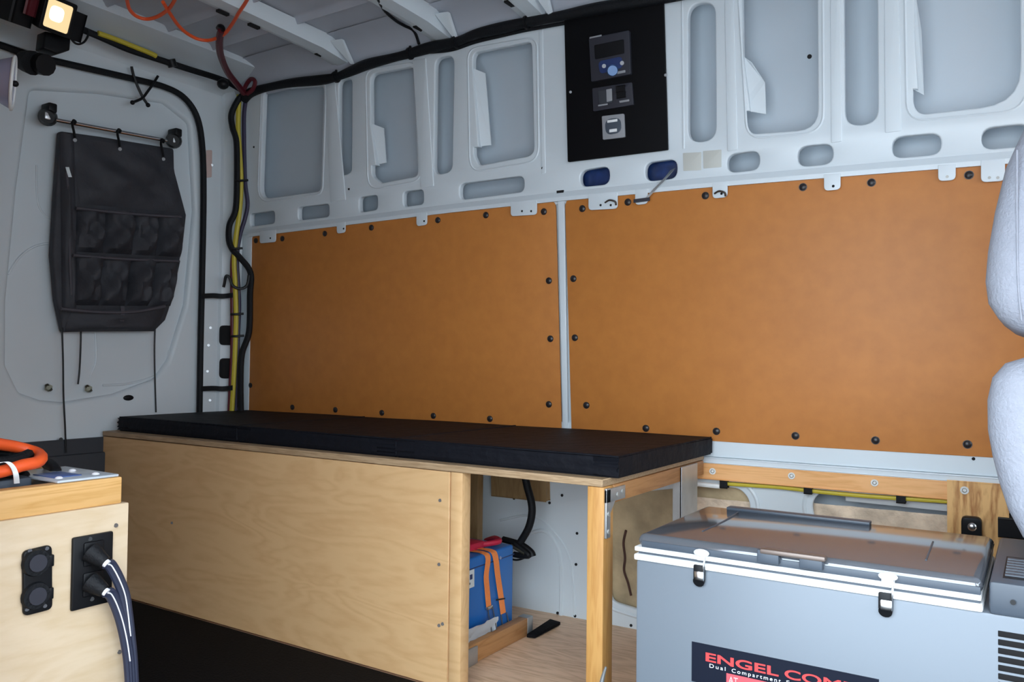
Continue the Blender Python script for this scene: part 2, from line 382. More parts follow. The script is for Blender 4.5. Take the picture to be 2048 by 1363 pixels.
# small holes and marks of the upper pressing
for px, py, r in [(1085, 336, .004), (508, 294, .004), (1619, 113, .006), (1121, 383, .004), (1520, 368, .003), (1713, 350, .003), (1681, 355, .003), (1812, 346, .003), (698, 378, .004)]:
    obj('panel_hole', cyl(B(), WALL.p(px, py, -.004), WALL.p(px, py, .0015), r, 10), 'hole', wall)
b = B(); q0 = WALL.uv(1114, 384); pbox(b, WALL, q0[0], q0[0]+.024, q0[1]-.004, q0[1]+.004, 0, .003); obj('panel_slot', b, 'hole', wall)
# lower pressing, behind the boards and under the bench, with two insulated openings
LV = -.62
H1 = R([(1216, 990), (1420, 972), (1478, 978), (1497, 1000), (1499, 1060), (1440, 1180), (1310, 1232), (1218, 1204)], [.03, .02, .06, .06, .06, .1, .1, .03], 6)
H2 = R([(1622, 1005), (1640, 984), (1700, 990), (1900, 1010), (2200, 1030), (2200, 1230), (1720, 1200), (1640, 1120)], .05, 6)
lowp = plate('lower_pressing', [(UL, LV), (UR, LV), (UR, lip_v+.012), (UL, lip_v+.012)], [H1, H2], .016, .004, WALL, -.010, 'white', wall)
obj('opening_rim', bead(B(), WALL, offset_loop(H1, .022), .006, -.010), 'white', wall)
obj('opening_rim', bead(B(), WALL, offset_loop(H2, .022), .006, -.010), 'white', wall)
def lumpy(P, u0, u1, v0, v1, n0, amp, nu=26, nv=12, seed=1):
    rnd = random.Random(seed); bm = B(); G = []
    for j in range(nv+1):
        G.append([bm.verts.new(P.w(u0+(u1-u0)*i/nu, v0+(v1-v0)*j/nv, n0+amp*rnd.uniform(-1, 1))) for i in range(nu+1)])
    for j in range(nv):
        for i in range(nu): bm.faces.new((G[j][i], G[j][i+1], G[j+1][i+1], G[j+1][i]))
    return bm
ua = WALL.uv(1200, 1000)[0]; ub = WALL.uv(1520, 1000)[0]
obj('insulation_batt', lumpy(WALL, ua-.01, ub+.03, -.62, -.145, -.034, .002), 'insul', wall)
uc = WALL.uv(1600, 1000)[0]
obj('insulation_batt', lumpy(WALL, uc-.02, uc+.9, -.55, WALL.uv(1750, 1023)[1], -.036, .004, seed=2), 'insulp', wall)
ud = WALL.uv(1380, 1000)[0]
obj('insulation_batt', lumpy(WALL, ud, ub+.02, -.30, WALL.uv(1440, 1002)[1], -.026, .003, 14, 8, seed=4), 'insulp', wall)
obj('insulation_crack', tube(B(), WALL.ps([(1252, 1060), (1247, 1085), (1250, 1115), (1248, 1140), (1256, 1165), (1262, 1190)], -.031), .004, 6), 'crack', wall)
b = B(); f0 = WALL.uv(1692, 993); f1 = WALL.uv(1900, 1012)
prism(b, [WALL.p(1692, 990, -.02), WALL.p(1905, 1008, -.02), WALL.p(1905, 1022, -.02), WALL.p(1692, 1000, -.02)], WALL.N*.006); obj('foil_strip', b, 'foil', wall)
# band under the boards, bright fold at its lower edge
bv0, bv1 = WALL.uv(1500, 929)[1], WALL.uv(1500, 886)[1]
bandc = WALL.uv(1500, 917)[1]
bm = B(); pbox(bm, WALL, UL, UR, bandc, bv1+.03, -.012, .001, .002); lb = obj('lower_band', bm, 'white', wall)
bm = B(); pbox(bm, WALL, UL, UR, bv0, bandc-.004, -.012, .012, .003); obj('lower_band_fold', bm, 'white', wall)
obj('panel_hole', cyl(B(), WALL.p(1947, 917, -.002), WALL.p(1947, 917, .0025), .004, 10), 'hole', wall)
# white strip between the two boards and the frame at the rear end
L = [WALL.uv(1117, 400), WALL.uv(1130, 399), WALL.uv(1137, 862), WALL.uv(1127, 862)]
plate('divider_strip', L, [], .008, .002, WALL, .006, 'white', wall)
L = [WALL.uv(487, 470), WALL.uv(506, 468), WALL.uv(499, 840), WALL.uv(478, 840)]
plate('frame_strip', L, [], .010, .002, WALL, .007, 'white', wall)
# embossed arch and holes on the pressing under the bench
obj('stamped_arch', tube(B(), WALL.ps([(1040, 1075), (1085, 1060), (1110, 1085), (1122, 1130), (1122, 1240)], -.010), .007, 6), 'white', wall)
obj('stamped_edge', tube(B(), WALL.ps([(1000, 1040), (1060, 1030), (1100, 1055), (1140, 1120), (1150, 1250)], -.010), .004, 6), 'white', wall)
for px, py in [(1124, 990), (1099, 1005), (1028, 996), (1154, 1066), (1152, 1128), (1115, 1225), (1150, 1231), (1120, 1239), (1262, 1250)]:
    obj('panel_hole', cyl(B(), WALL.p(px, py, -.014), WALL.p(px, py, -.007), .0045, 10), 'hole', wall)

# --- roof
ZR = 1.925
def wy(x, z): return 2.248 + A_*(x+.76) + B_*(z-.6)
bm = B(); xs = [-2.85+i*(4.4/20) for i in range(21)]
prof = []
for i in range(25):
    t = i/24; y = .40 + (2.0-.40)*t
    z = ZR + .012*math.sin(math.pi*t)
    for c in (1.02, 1.24, 1.46, 1.68, 1.86):
        z -= .011*math.exp(-((y-c)/.012)**2)
    prof.append((y, z))
yy = [];
k = .40
while k < 2.0:
    z = ZR + .012*math.sin(math.pi*(k-.4)/1.6)
    for c in (1.02, 1.24, 1.46, 1.68, 1.86): z -= .020*math.exp(-((k-c)/.010)**2)
    yy.append((k, z)); k += .006
yy += [(2.03, ZR-.004), (2.07, ZR-.016), (2.10, ZR-.035), (2.125, ZR-.06), (2.135, ZR-.085), (2.15, ZR-.10)]
va = [[bm.verts.new((x, y + (A_*(x+1.6) if y > 2.02 else 0), z)) for y, z in yy] for x in (-2.9, 2.25)]
for i in range(len(yy)-1): bm.faces.new((va[0][i], va[0][i+1], va[1][i+1], va[1][i]))
ceil = struct(obj('ceiling', bm, 'roof'))
box_ = obj('roof_outer_skin', box(B(), -2.95, 2.3, .36, 2.42, 1.97, 1.99), 'white', ceil)
for px, py in [(700, 122), (905, 75)]:
    pass
RX = [WALL.p(700, 122).x, WALL.p(905, 75).x, -1.275, -.84, -.40, .04, .48]
for rx in RX:
    bm = B()
    N_ = 14; R_ = []
    for i in range(N_+1):
        y = .44 + (wy(rx, 1.87) - .015 - .44)*i/N_
        zb = 1.868 + .012*math.sin(math.pi*min(1, (y-.44)/1.7)) - (.012 if i == N_ else 0)
        R_.append([bm.verts.new((rx+dx, y, zz)) for dx, zz in ((.012, 1.925), (.004, zb), (-.045, zb), (-.050, zb+.006), (-.072, zb+.008), (-.072, zb+.013), (-.052, 1.925))])
    for x, y in zip(R_, R_[1:]):
        for k in range(7): bm.faces.new((x[k], x[(k+1) % 7], y[(k+1) % 7], y[k]))
    bm.faces.new(R_[0]); bm.faces.new(R_[-1][::-1])
    rb = obj('roof_rib', bm, 'white', ceil, False)
    for y in (1.62, 1.74, 2.03):
        b = B(); box(b, rx-.068, rx-.054, y-.02, y+.02, 1.872, 1.8795); obj('rib_slot', b, 'hole', rb)
    b = B(); yw = wy(rx, 1.84)
    prism(b, [(rx+.03, yw-.03, 1.845), (rx+.008, yw-.11, 1.905), (rx+.055, yw-.10, 1.905), (rx+.036, yw-.025, 1.845)], (0, .012, 0)); obj('rib_gusset', b, 'white', rb)

# --- rear end: body frame with its opening, door set back behind it
XR = -2.70
RP = XP(XR)
op = [(.30, .15), RP.uv(400, 900), RP.uv(400, 818), RP.uv(405, 560), RP.uv(407, 330), RP.uv(404, 250), RP.uv(384, 205), RP.uv(345, 176), RP.uv(260, 153), RP.uv(100, 114), RP.uv(0, 82), (.30, 1.66)]
op2 = [(.55, .02), (op[2][0], .02)] + op[2:11] + [(.55, op[10][1]-.06)]
rear = struct(plate('wall_left', [(.40, -.05), (2.45, -.05), (2.45, 1.98), (.40, 1.98)], [op2], .012, .004, RP, 0, 'white'))
# folded outer facet of the rear pillar
bm = B(); prism(bm, [(XR, 2.055, 0), (XR+.012, 2.06, 0), (XR+.04, 2.132, 0), (XR-.02, 2.132, 0)], (0, 0, 1.86)); obj('pillar_facet', bm, 'white', rear, False)
for y0, y1, px in [(650, 690, 454), (716, 756, 452)]:
    PF = XP(XR+.030); a_ = PF.uv(444, y0); c_ = PF.uv(468, y1)
    obj('pillar_opening', plate_mesh('pillar_opening', fillet([(a_[0], c_[1]), (c_[0], c_[1]), (c_[0], a_[1]), (a_[0], a_[1])], .018), [], .02, .001, PF, .004), 'hole', rear)
for px, py in [(421, 655), (417, 690), (415, 742), (420, 800), (424, 330)]:
    obj('pillar_screw', cyl(B(), RP.p(px, py, 0), RP.p(px, py, .003), .005, 10), 'zinc', rear)
obj('paint_mark', plate_mesh('paint_mark', fillet(RP.uvs([(412, 300), (424, 300), (423, 354), (411, 356)]), .005), [], .0015, .0003, RP, .0015), 'rust', rear)
# header over the door
bm = B(); prism(bm, [(-2.50, .44, 1.905), (-2.50, .44, 1.96), (-2.78, .44, 1.96), (-2.78, .44, 1.80), (-2.705, .44, 1.825), (-2.67, .44, 1.862)], (0, 1.70, 0))
hd = obj('rear_header', bm, 'white', rear, False)
# weather seal
SEAL = [(-60, 74), (0, 90), (60, 110), (150, 131), (260, 156), (330, 174), (370, 197), (395, 237), (405, 300), (407, 400), (404, 560), (401, 690), (399, 818), (398, 900)]
seal = obj('door_seal', tube(B(), RP.ps(SEAL, .008), .0115, 8), 'rubber', rear)
# door
XD = -2.712
DP = XP(XD)
rec = fillet(DP.uvs([(62, 178), (200, 186), (330, 205), (380, 245), (390, 420), (372, 610), (338, 720), (312, 757), (228, 788), (128, 804), (84, 800), (40, 785), (13, 730), (14, 600), (35, 380)]), .03, 3)
dl = [(.50, .05), (2.04, .05), (2.04, 1.88), (.50, 1.88)]
door = struct(plate('door_1', dl, [rec], .036, .015, DP, 0, 'door'))
new_obj('inner_panel', plate_mesh('inner_panel', [(.5, .05), (2.04, .05), (2.04, 1.88), (.5, 1.88)], [], .004, 0, DP, -.020), 'door', door)
zt = DP.uv(100, 880)[1]
trimb = obj('lower_trim', pbox(B(), DP, .5, 1.97, .03, zt, 0, .018, .006), 'trimgrey', door)
obj('trim_step', pbox(B(), DP, .5, 1.97, .03, zt-.05, .01, .03, .006), 'trimgrey', door)
obj('trim_button', cyl(B(), DP.p(122, 878, .016), DP.p(122, 878, .022), .006, 10), 'black', door)
DR = Plane((XD-.020, 0, 0), (0, 1, 0), (0, 0, 1))
obj('stamped_ring', tube(B(), DR.ps([(16, 548), (38, 515), (68, 493), (105, 486), (150, 492), (200, 520)], .001), .004, 6), 'door', door)
obj('stamped_ring', tube(B(), DR.ps([(73, 330), (74, 390), (82, 420), (105, 440), (140, 446)], .001), .003, 6), 'door', door)
obj('stamped_ridge', tube(B(), DR.ps([(205, 770), (260, 766), (312, 750), (330, 730), (338, 700)], .001), .004, 6), 'door', door)
obj('stamped_ridge', tube(B(), DR.ps([(190, 660), (192, 720), (180, 752)], .001), .003, 6), 'door', door)
for px, py in [(97, 775), (177, 777)]:
    b = B(); cyl(b, DR.p(px, py, 0), DR.p(px, py, .006), .013, 6); cyl(b, DR.p(px, py, .004), DR.p(px, py, .03), .007, 10); cyl(b, DR.p(px-4, py-6, .01), DR.p(px+5, py+5, .026), .006, 8)
    obj('door_bolt', b, 'bolt', door)
b = B(); c = DP.p(257, 795, .002); sph(b, c, .02, (.25, 1, .5)); obj('door_plug', b, 'black', door)
b = B(); c = RP.uv(0, 300)
DE = fillet(DP.uvs([(-40, 160), (52, 168), (26, 380), (6, 600), (2, 760), (-60, 780)]), .03, 3)

# ================================================================== WALL LINING
def clips(pxs, root, P, off):
    c0 = None
    for px, py, r in pxs:
        c = P.p(px, py, off)
        if c0 is None:
            b = B(); cyl(b, P.w(0, 0, 0), P.w(0, 0, .002), .0105, 14); cyl(b, P.w(0, 0, .002), P.w(0, 0, .005), .009, 14, .005)
            bmesh.ops.translate(b, vec=-P.w(0, 0, 0), verts=b.verts[:])
            bmesh.ops.translate(b, vec=c, verts=b.verts[:])
            c0 = obj('push_clip', b, 'clip', root); c00 = c
        else:
            o = c0.copy(); COL.objects.link(o); o.location = c - c00
b1 = thing('hardboard_panel', 'smaller brown hardboard wall panel at left, behind the black mattress', 'wall panel', WALL.p(800, 830))
plate('board', fillet(WALL.uvs([(505, 472), (1112, 400), (1124, 862), (495, 845)]), [.02, .025, .0, .0]), [], .006, .001, WALL, .004, 'hardboard', b1)
clips([(512, 481, 1), (565, 477, 1), (650, 467, 1), (743, 455, 1), (876, 440, 1), (972, 430, 1), (1088, 423, 1), (1098, 561, 1), (1101, 677, 1), (1098, 808, 1), (585, 814, 1), (671, 819, 1), (764, 825, 1), (867, 831, 1), (980, 837, 1), (502, 548, 1), (501, 770, 1)], b1, WALL, .004)
b2 = thing('hardboard_panel', 'larger brown hardboard wall panel at right, above the grey fridge', 'wall panel', WALL.p(1560, 884))
uR = 1.2; vB = WALL.uv(1500, 886)[1]
ob = [WALL.uv(1131, 398), (uR, WALL.uv(2034, 316)[1]), (uR, WALL.uv(1989, 913)[1]), WALL.uv(1500, 886), WALL.uv(1144, 862)]
plate('board', fillet(ob, [.025, 0, 0, 0, 0]), [], .006, .001, WALL, .004, 'hardboard', b2)
clips([(1165, 417, 1), (1256, 404, 1), (1411, 391, 1), (1606, 374, 1), (1743, 365, 1), (1938, 350, 1), (1147, 557, 1), (1150, 675, 1), (1173, 810, 1), (1292, 856, 1), (1433, 862, 1), (1591, 871, 1), (1751, 880, 1), (1935, 888, 1)], b2, WALL, .004)

# ledger rail and plywood block on the wall below the boards
lg = thing('ledger_rail', 'long orange pine ledger rail screwed along the wall below the hardboard', 'rail', WALL.p(1600, 940))
lv1 = WALL.uv(1500, 931)[1]; lv0 = WALL.uv(1500, 961)[1]
uE = WALL.uv(1905, 980)[0]
obj('rail_board', pbox(B(), WALL, UL+.05, uE, lv0, lv1, -.010, .018, .002), 'pineh', lg)
def screw(b, P, px, py, off, r=.009):
    cyl(b, P.p(px, py, off), P.p(px, py, off+.003), r, 14); cyl(b, P.p(px, py, off+.003), P.p(px, py, off+.006), r*.6, 10, r*.4); return b
for px, py in [(1425, 942), (1583, 951), (1749, 965)]: obj('pan_head_screw', screw(B(), WALL, px, py, .018), 'screw', lg)
pb = thing('plywood_block', 'upright block of streaky plywood on the wall at the right end of the rail', 'wood block', WALL.p(1950, 1080))
u0 = WALL.uv(1897, 980)[0]; u1 = WALL.uv(2016, 980)[0]
obj('block_board', pbox(B(), WALL, u0, u1, WALL.uv(1900, 1110)[1], WALL.uv(1950, 961)[1], -.008, .024, .002), 'plywall', pb)
obj('pan_head_screw', screw(B(), WALL, 1929, 980, .024, .0095), 'screw', pb)
kn = thing('tie_down_bracket', 'small black tie-down bracket with a steel bolt on the plywood block', 'bracket', WALL.p(1943, 1062, .03))
a_ = WALL.uv(1924, 1060); c_ = WALL.uv(1964, 1028)
obj('bracket_body', plate_mesh('bracket_body', fillet([(a_[0], a_[1]-.03), (c_[0], a_[1]-.03), (c_[0], c_[1]), (a_[0], c_[1])], [.0, .0, .012, .012]), [], .022, .003, WALL, .046), 'black', kn)
obj('bracket_bolt', sph(B(), WALL.p(1944, 1053, .046), .011, (1, .6, 1)), 'chrome', kn)
ba = thing('black_rail_end', 'black square bar end beside the plywood block near the seat', 'bar', WALL.p(2015, 1048, .02))
a_ = WALL.uv(1999, 1062); c_ = WALL.uv(2060, 1034)
obj('bar', pbox(B(), WALL, a_[0], c_[0], a_[1], c_[1], -.01, .045, .003), 'black', ba)

# yellow cable clipped under the ledger
yc = thing('yellow_cable', 'yellow cable with black clips running just under the ledger rail', 'cable', WALL.p(1450, 970))
obj('cable_sheath', tube(B(), WALL.ps([(1442, 966), (1500, 970), (1560, 974), (1650, 984), (1740, 992), (1830, 998), (1905, 1003), (1990, 1012)], .004), .0055, 8), 'yellow', yc)
for px, py in [(1450, 968), (1618, 979), (1803, 997)]:
    obj('cable_clip', pbox(B(), WALL, *(lambda q: (q[0]-.008, q[0]+.008, q[1]-.006, q[1]+.012))(WALL.uv(px, py)), 0, .014, .003), 'black', yc)
wh = thing('white_cable_end', 'short white cable end lying above the insulation beside the steel bench leg', 'cable', WALL.p(1400, 968))
obj('cable_sheath', tube(B(), WALL.ps([(1385, 966), (1410, 969), (1440, 972)], .004), .007, 8), 'tie', wh)

# beige tape squares + loose steel strap out of the wall opening
for i, L in enumerate([[(1366, 306), (1403, 304), (1403, 340), (1367, 342)], [(1406, 302), (1443, 299), (1443, 334), (1407, 337)]]):
    o = plate('tape_patch', fillet(WALL.uvs(L), .002), [], .0012, .0002, WALL, .0012, 'tape')
    tag(o, ['beige square of tape on the white wall, the one nearer the black panel', 'beige square of tape on the white wall, the one further from the black panel'][i], 'tape', 'tape patches under the oval slot')
ls = thing('cable_tie_tail', 'grey strap tail hanging out of an oval wall opening onto a tab', 'strap', WALL.p(1280, 402, .02))
b = B(); ribbon(b, [WALL.p(1346, 338, -.01), WALL.p(1335, 352, .012), WALL.p(1310, 378, .020), WALL.p(1292, 398, .020)], WALL.U*.016+WALL.V*.006, .002, WALL.N); obj('strap_tail', b, 'zinc', ls)
b = B(); ribbon(b, [WALL.p(1268, 402, .019), WALL.p(1300, 398, .019)], WALL.V*.010, .004, WALL.N); obj('strap_buckle', b, 'devgrey', ls)
for px, py, l in [(1222, 404, 'bent grey wire clip on the widest white tab of the wall lip'), (1441, 386, 'bent grey wire clip on the white tab below the tape squares')]:
    o = obj('wire_clip', tube(B(), [WALL.p(px-12, py+1, .018), WALL.p(px-3, py-4, .022), WALL.p(px+8, py-1, .022), WALL.p(px+10, py+6, .018)], .0028, 6), 'darkscrew'); tag(o, l, 'clip')

# ================================================================== BLACK CONTROL PANEL
cp = thing('control_panel', 'tall black control panel board on the white wall with knob and switches', 'control panel', WALL.p(1238, 312))
OFF = .016
plate('panel_board', fillet(WALL.uvs([(1133, 44), (1330, -14), (1339, 301), (1140, 325)]), .003), [], .010, .0015, WALL, OFF, 'panelblack', cp)
def onp(name, L, off, th, m, par, r=.004, bev=.0015): return plate(name, fillet(WALL.uvs(L), r), [], th, bev, WALL, OFF+off, m, par)
d1 = onp('charge_controller', [(1186, 82), (1266, 66), (1269, 153), (1191, 168)], .014, .014, 'devgrey', cp)
obj('display_window', plate_mesh('dw', fillet(WALL.uvs([(1197, 96), (1256, 84), (1257, 112), (1199, 124)]), .004), [], .002, .0005, WALL, OFF+.0155), 'black', d1)
onp('blue_print', [(1205, 128), (1252, 118), (1254, 140), (1209, 153)], .0153, .0015, 'bluedark', d1, .012, .0004)
obj('control_knob', cyl(B(), WALL.p(1225, 141, OFF+.014), WALL.p(1225, 141, OFF+.030), .017, 20, .014), 'blueknob', d1)
for q in [(1208, 132), (1244, 126)]: obj('push_button', cyl(B(), WALL.p(*q, OFF+.014), WALL.p(*q, OFF+.020), .006, 14), 'lightgrey', d1)
onp('pale_print', [(1243, 148), (1259, 145), (1259, 150), (1243, 153)], .0153, .0012, 'lightgrey', d1, .001, .0003)
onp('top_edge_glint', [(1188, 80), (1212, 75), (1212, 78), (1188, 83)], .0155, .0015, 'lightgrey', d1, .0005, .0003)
d2 = onp('switch_plate', [(1191, 180), (1270, 168), (1273, 213), (1193, 226)], .008, .008, 'devgrey', cp)
onp('meter_window', [(1203, 185), (1231, 181), (1232, 208), (1206, 212)], .0105, .003, 'trimgrey', d2, .003, .001)
onp('meter_face', [(1220, 183), (1231, 181), (1232, 205), (1221, 208)], .0118, .002, 'lightgrey', d2, .002, .0006)
for q in [(1249, 182), (1250, 194)]: obj('rocker_switch', pbox(B(), WALL, *(lambda c: (c[0]-.012, c[0]+.012, c[1]-.008, c[1]+.008))(WALL.uv(*q)), OFF+.006, OFF+.014, .002), 'black', d2)
onp('pale_print', [(1245, 205), (1265, 202), (1265, 206), (1246, 209)], .0088, .0012, 'lightgrey', d2, .001, .0003)
onp('pale_print', [(1203, 213), (1222, 210), (1222, 213), (1203, 216)], .0088, .0012, 'lightgrey', d2, .001, .0003)
d3 = onp('remote_plate', [(1210, 235), (1254, 230), (1256, 277), (1212, 282)], .008, .008, 'lightgrey', cp)
onp('dial_face', [(1216, 242), (1248, 238), (1250, 268), (1219, 273)], .010, .003, 'fridgelow', d3, .02, .001)
for L in ([(1222, 244), (1242, 241), (1242, 246), (1222, 249)], [(1226, 262), (1241, 260), (1241, 266), (1226, 268)]): onp('pale_print', L, .0112, .0015, 'rim', d3, .0015, .0003)
for q in [(1141, 184), (1331, 150)]: obj('panel_screw', screw(B(), WALL, *q, OFF, .004), 'lightgrey', cp)

# ================================================================== CABLES
hz = thing('cable_harness', 'thick black cable harness sagging along the top of the wall', 'cable harness', WALL.p(820, 100))
HP = [(487, 200), (500, 186), (530, 176), (581, 166), (640, 160), (672, 154), (696, 145), (734, 129), (780, 117), (820, 107), (861, 95), (912, 84), (950, 69), (1000, 57), (1053, 45), (1127, 31), (1203, 16), (1317, -2), (1420, -20)]
obj('harness_sleeve', tube(B(), WALL.ps(HP, .026), lambda t: .0165+.002*math.sin(t*37), 10), 'rubber', hz)
obj('thin_cable', tube(B(), WALL.ps([(861, 104), (905, 99), (950, 84), (1000, 72), (1053, 60), (1130, 46)], .012), .006, 8), 'rubber', hz)
for i in (5, 9, 11, 14): 
    q = HP[i]; q2 = HP[i+1]; b = B(); a_ = WALL.p(*q, .026); c_ = WALL.p(*q2, .026); t = (c_-a_).normalized()
    cyl(b, a_-t*.004, a_+t*.004, .0205, 12); sph(b, a_+Vector((0, 0, .022)), .005); obj('zip_tie', b, 'black', hz)
rc = thing('roof_cable', 'thin black cable coming down from a roof rib into the harness', 'cable', WALL.p(838, 86))
obj('cable_sheath', tube(B(), [(-1.60, 1.72, 1.862), WALL.p(767, 18, .24), WALL.p(790, 40, .13), WALL.p(808, 51, .08), WALL.p(828, 62, .04), WALL.p(838, 88, .03)], .005, 8), 'black', rc)
# vertical run at the rear pillar
VP = Plane((-2.64, 2.10, 1.2), (.62, .78, 0), (0, -.05, 1))
vc = thing('pillar_cable_bundle', 'yellow and black cables running down the corner pillar left of the hardboard', 'cable bundle', VP.p(470, 818))
YL = [(478, 190), (476, 255), (479, 300), (482, 361), (479, 421), (471, 481), (468, 526), (470, 562), (472, 628), (471, 672), (469, 727), (466, 782), (463, 830)]
obj('yellow_cable', tube(B(), VP.ps(YL, .02), .0095, 8), 'yellow', vc)
obj('black_conduit', tube(B(), VP.ps([(490, 186), (476, 200), (463, 228), (465, 255), (473, 285), (474, 361), (471, 420), (459, 450), (458, 480), (466, 500), (480, 515), (501, 545), (500, 590), (498, 663), (484, 707), (481, 760), (482, 830)], .028), .0115, 8), 'rubber', vc)
obj('violet_conduit', tube(B(), VP.ps([(492, 196), (488, 230), (488, 280), (490, 361), (495, 406), (490, 436), (480, 470), (474, 520), (478, 600), (476, 672), (474, 760), (470, 830)], .012), .008, 8), 'purple', vc)
obj('dark_red_cable', tube(B(), VP.ps([(468, 500), (464, 526), (464, 600), (464, 700), (461, 760), (458, 830)], .014), .007, 8), 'darkred', vc)
for px, py in [(480, 361), (469, 497), (471, 628), (472, 672)]:
    a_ = VP.p(px-10, py, .034); c_ = VP.p(px+16, py-1, .034); obj('zip_tie', tube(B(), [a_, VP.p(px, py, .04), c_], .0045, 6), 'black', vc)
obj('loop_tie', tube(B(), VP.ps([(498, 550), (494, 570), (481, 577), (466, 571), (459, 555), (452, 552), (449, 566), (447, 574)], .034), .0055, 6), 'black', vc)
for y, l in [(592, 'upper black strap bridging from the door seal to the pillar cables'), (777, 'lower black strap bridging from the door seal to the pillar cables')]:
    o = obj('pillar_strap', ribbon(B(), [RP.p(402, y, .020), RP.p(425, y-1, .024), RP.p(445, y, .036), RP.p(464, y-2, .066)], Vector((0, 0, .019)), .004, (1, 0, 0)), 'rubber'); tag(o, l, 'strap', 'pillar straps')
# red lead and orange cord at the roof corner
rl = thing('red_lead', 'dark red cable curving from the orange cord down to the wall corner', 'cable', WALL.p(487, 183, .03))
obj('cable_sheath', tube(B(), [ZP(1.858).p(443, 60), ZP(1.850).p(439, 80), ZP(1.842).p(441, 109), ZP(1.838).p(454, 142), ZP(1.836).p(471, 165), WALL.p(488, 186, .045)], .012, 8), 'darkred', rl)
obj('cable_loop', tube(B(), WALL.ps([(486, 186), (492, 170), (502, 158), (510, 163), (506, 178), (494, 188)], .045), .008, 8), 'darkred', rl)
def oz(L, zb): return [ZP(zb + (82-y)/82*.006).p(x, y) for x, y in L]
oc = thing('orange_cord', 'thin orange cord hung in loops from the roof above the rear door', 'cord', (-2.2, 1.5, 1.92))
obj('cord_loop', tube(B(), oz([(250, -25), (255, 5), (260, 20), (274, 33), (294, 38), (315, 33), (335, 20), (346, 6), (356, -14)], 1.85), .0055, 8), 'orange', oc)
obj('cord_loop', tube(B(), oz([(326, 4), (334, 18), (342, 30), (356, 50), (373, 66), (396, 78), (421, 80), (447, 69), (463, 50), (478, 25), (494, 0), (500, -20)], 1.85), .0055, 8), 'orange', oc)
hk = thing('roof_hook', 'small black hook holding the orange cord at the roof', 'hook', ZP(1.86).p(443, 62))
obj('hook_body', tube(B(), [ZP(1.872).p(436, 56), ZP(1.864).p(440, 52), ZP(1.860).p(446, 56), ZP(1.858).p(444, 66)], .007, 8), 'black', hk)
# header cable
hc = thing('header_cable', 'yellow and black cable taped along the header over the rear door', 'cable', XP(-2.62).p(300, 110))
HC = XP(-2.60)
obj('black_sleeve', tube(B(), HC.ps([(120, 40), (172, 62), (205, 76), (255, 98), (300, 113), (340, 126), (380, 139), (446, 160), (480, 178)], .0), .0115, 8), 'rubber', hc)
obj('yellow_cable', tube(B(), HC.ps([(196, 66), (230, 78), (265, 92), (300, 106), (312, 112)], .012), .0085, 8), 'yellow', hc)
obj('yellow_cable', tube(B(), HC.ps([(-20, -10), (10, 20), (40, 32), (80, 46)], .0), .010, 8), 'yellow', hc)
obj('cable_clip', sph(B(), HC.p(446, 168, .02), .022, (1, 1, .9)), 'black', hc)
obj('zip_tie', cyl(B(), HC.p(341, 119, .004), HC.p(346, 134, .004), .016, 10), 'black', hc)
lp = thing('small_cable_loop', 'little black wire loop hanging beside the work light', 'wire', HC.p(157, 80, .03))
obj('wire', tube(B(), HC.ps([(140, 62), (142, 76), (150, 86), (160, 88), (170, 82), (177, 68), (176, 58)], .03), .0035, 6), 'black', lp)
xt = thing('twist_tie', 'black twist tie crossed over the door seal above the hanging organizer', 'twist tie', RP.p(286, 195, .02))
obj('tie_strand', tube(B(), RP.ps([(263, 133), (267, 150), (275, 172), (286, 195), (296, 210)], .024), .0048, 6), 'black', xt)
obj('tie_strand', tube(B(), RP.ps([(316, 152), (306, 168), (296, 182), (286, 195), (275, 201), (264, 205)], .027), .0048, 6), 'black', xt)
for q in [(265, 205), (296, 210)]: obj('tie_end', sph(B(), RP.p(*q, .026), .008), 'black', xt)

# ================================================================== WORK LIGHT
LPl = XP(-2.46)
wl = thing('work_light', 'lit halogen work light in a black housing at the roof above the rear door', 'work light', LPl.p(110, 80))
LU = (LPl.p(150, 18)-LPl.p(100, 3)).normalized(); LV_ = (LPl.p(100, 3)-LPl.p(82, 43)).normalized()
LF = Plane(LPl.p(115, 32), LU + Vector((-.25, 0, 0)), LV_ + Vector((.28, 0, 0)))
hw = .045; hh = .042
def lfq(e, s=1): return fillet([(-hw-e, -hh-e), (hw+e, -hh-e), (hw+e, hh+e), (-hw-e, hh+e)], .008)
bm = B(); F0 = [LF.w(u, v, -.006) for u, v in lfq(.010)]; F1 = [LF.w(u*.75, v*.75, -.075) for u, v in lfq(.012)]
va = [bm.verts.new(p) for p in F0]; vb = [bm.verts.new(p) for p in F1]; n = len(va)
for i in range(n): bm.faces.new((va[i], va[(i+1) % n], vb[(i+1) % n], vb[i]))
bm.faces.new(vb); bm.faces.new(va[::-1]); obj('housing', bm, 'black', wl, True)
obj('bezel', plate_mesh('bezel', lfq(.010), [lfq(-.001)], .012, .002, LF, .006), 'black', wl)
obj('lens', plate_mesh('lens', lfq(0), [], .004, .001, LF, .002), 'glass', wl)
obj('halogen_tube', plate_mesh('halogen_tube', fillet([(-.030, -.018), (.018, -.018), (.018, .026), (-.030, .026)], .018), [], .003, .001, LF, .0035), 'bulb', wl)
obj('junction_box', pbox(B(), LF, .062, .112, -.045, .03, -.09, -.02, .006), 'black', wl)
obj('red_sleeve', pbox(B(), LF, -.085, -.058, -.02, .05, -.09, -.02, .008), 'darkred', wl)
obj('left_shade', pbox(B(), LF, -.115, -.058, -.055, .05, -.10, -.03, .008), 'black', wl)
lk = thing('hinge_clamp', 'black plastic clamp and round knob gripping the header below the work light', 'clamp', RP.p(100, 110, .05))
b = B(); KP = XP(-2.56)
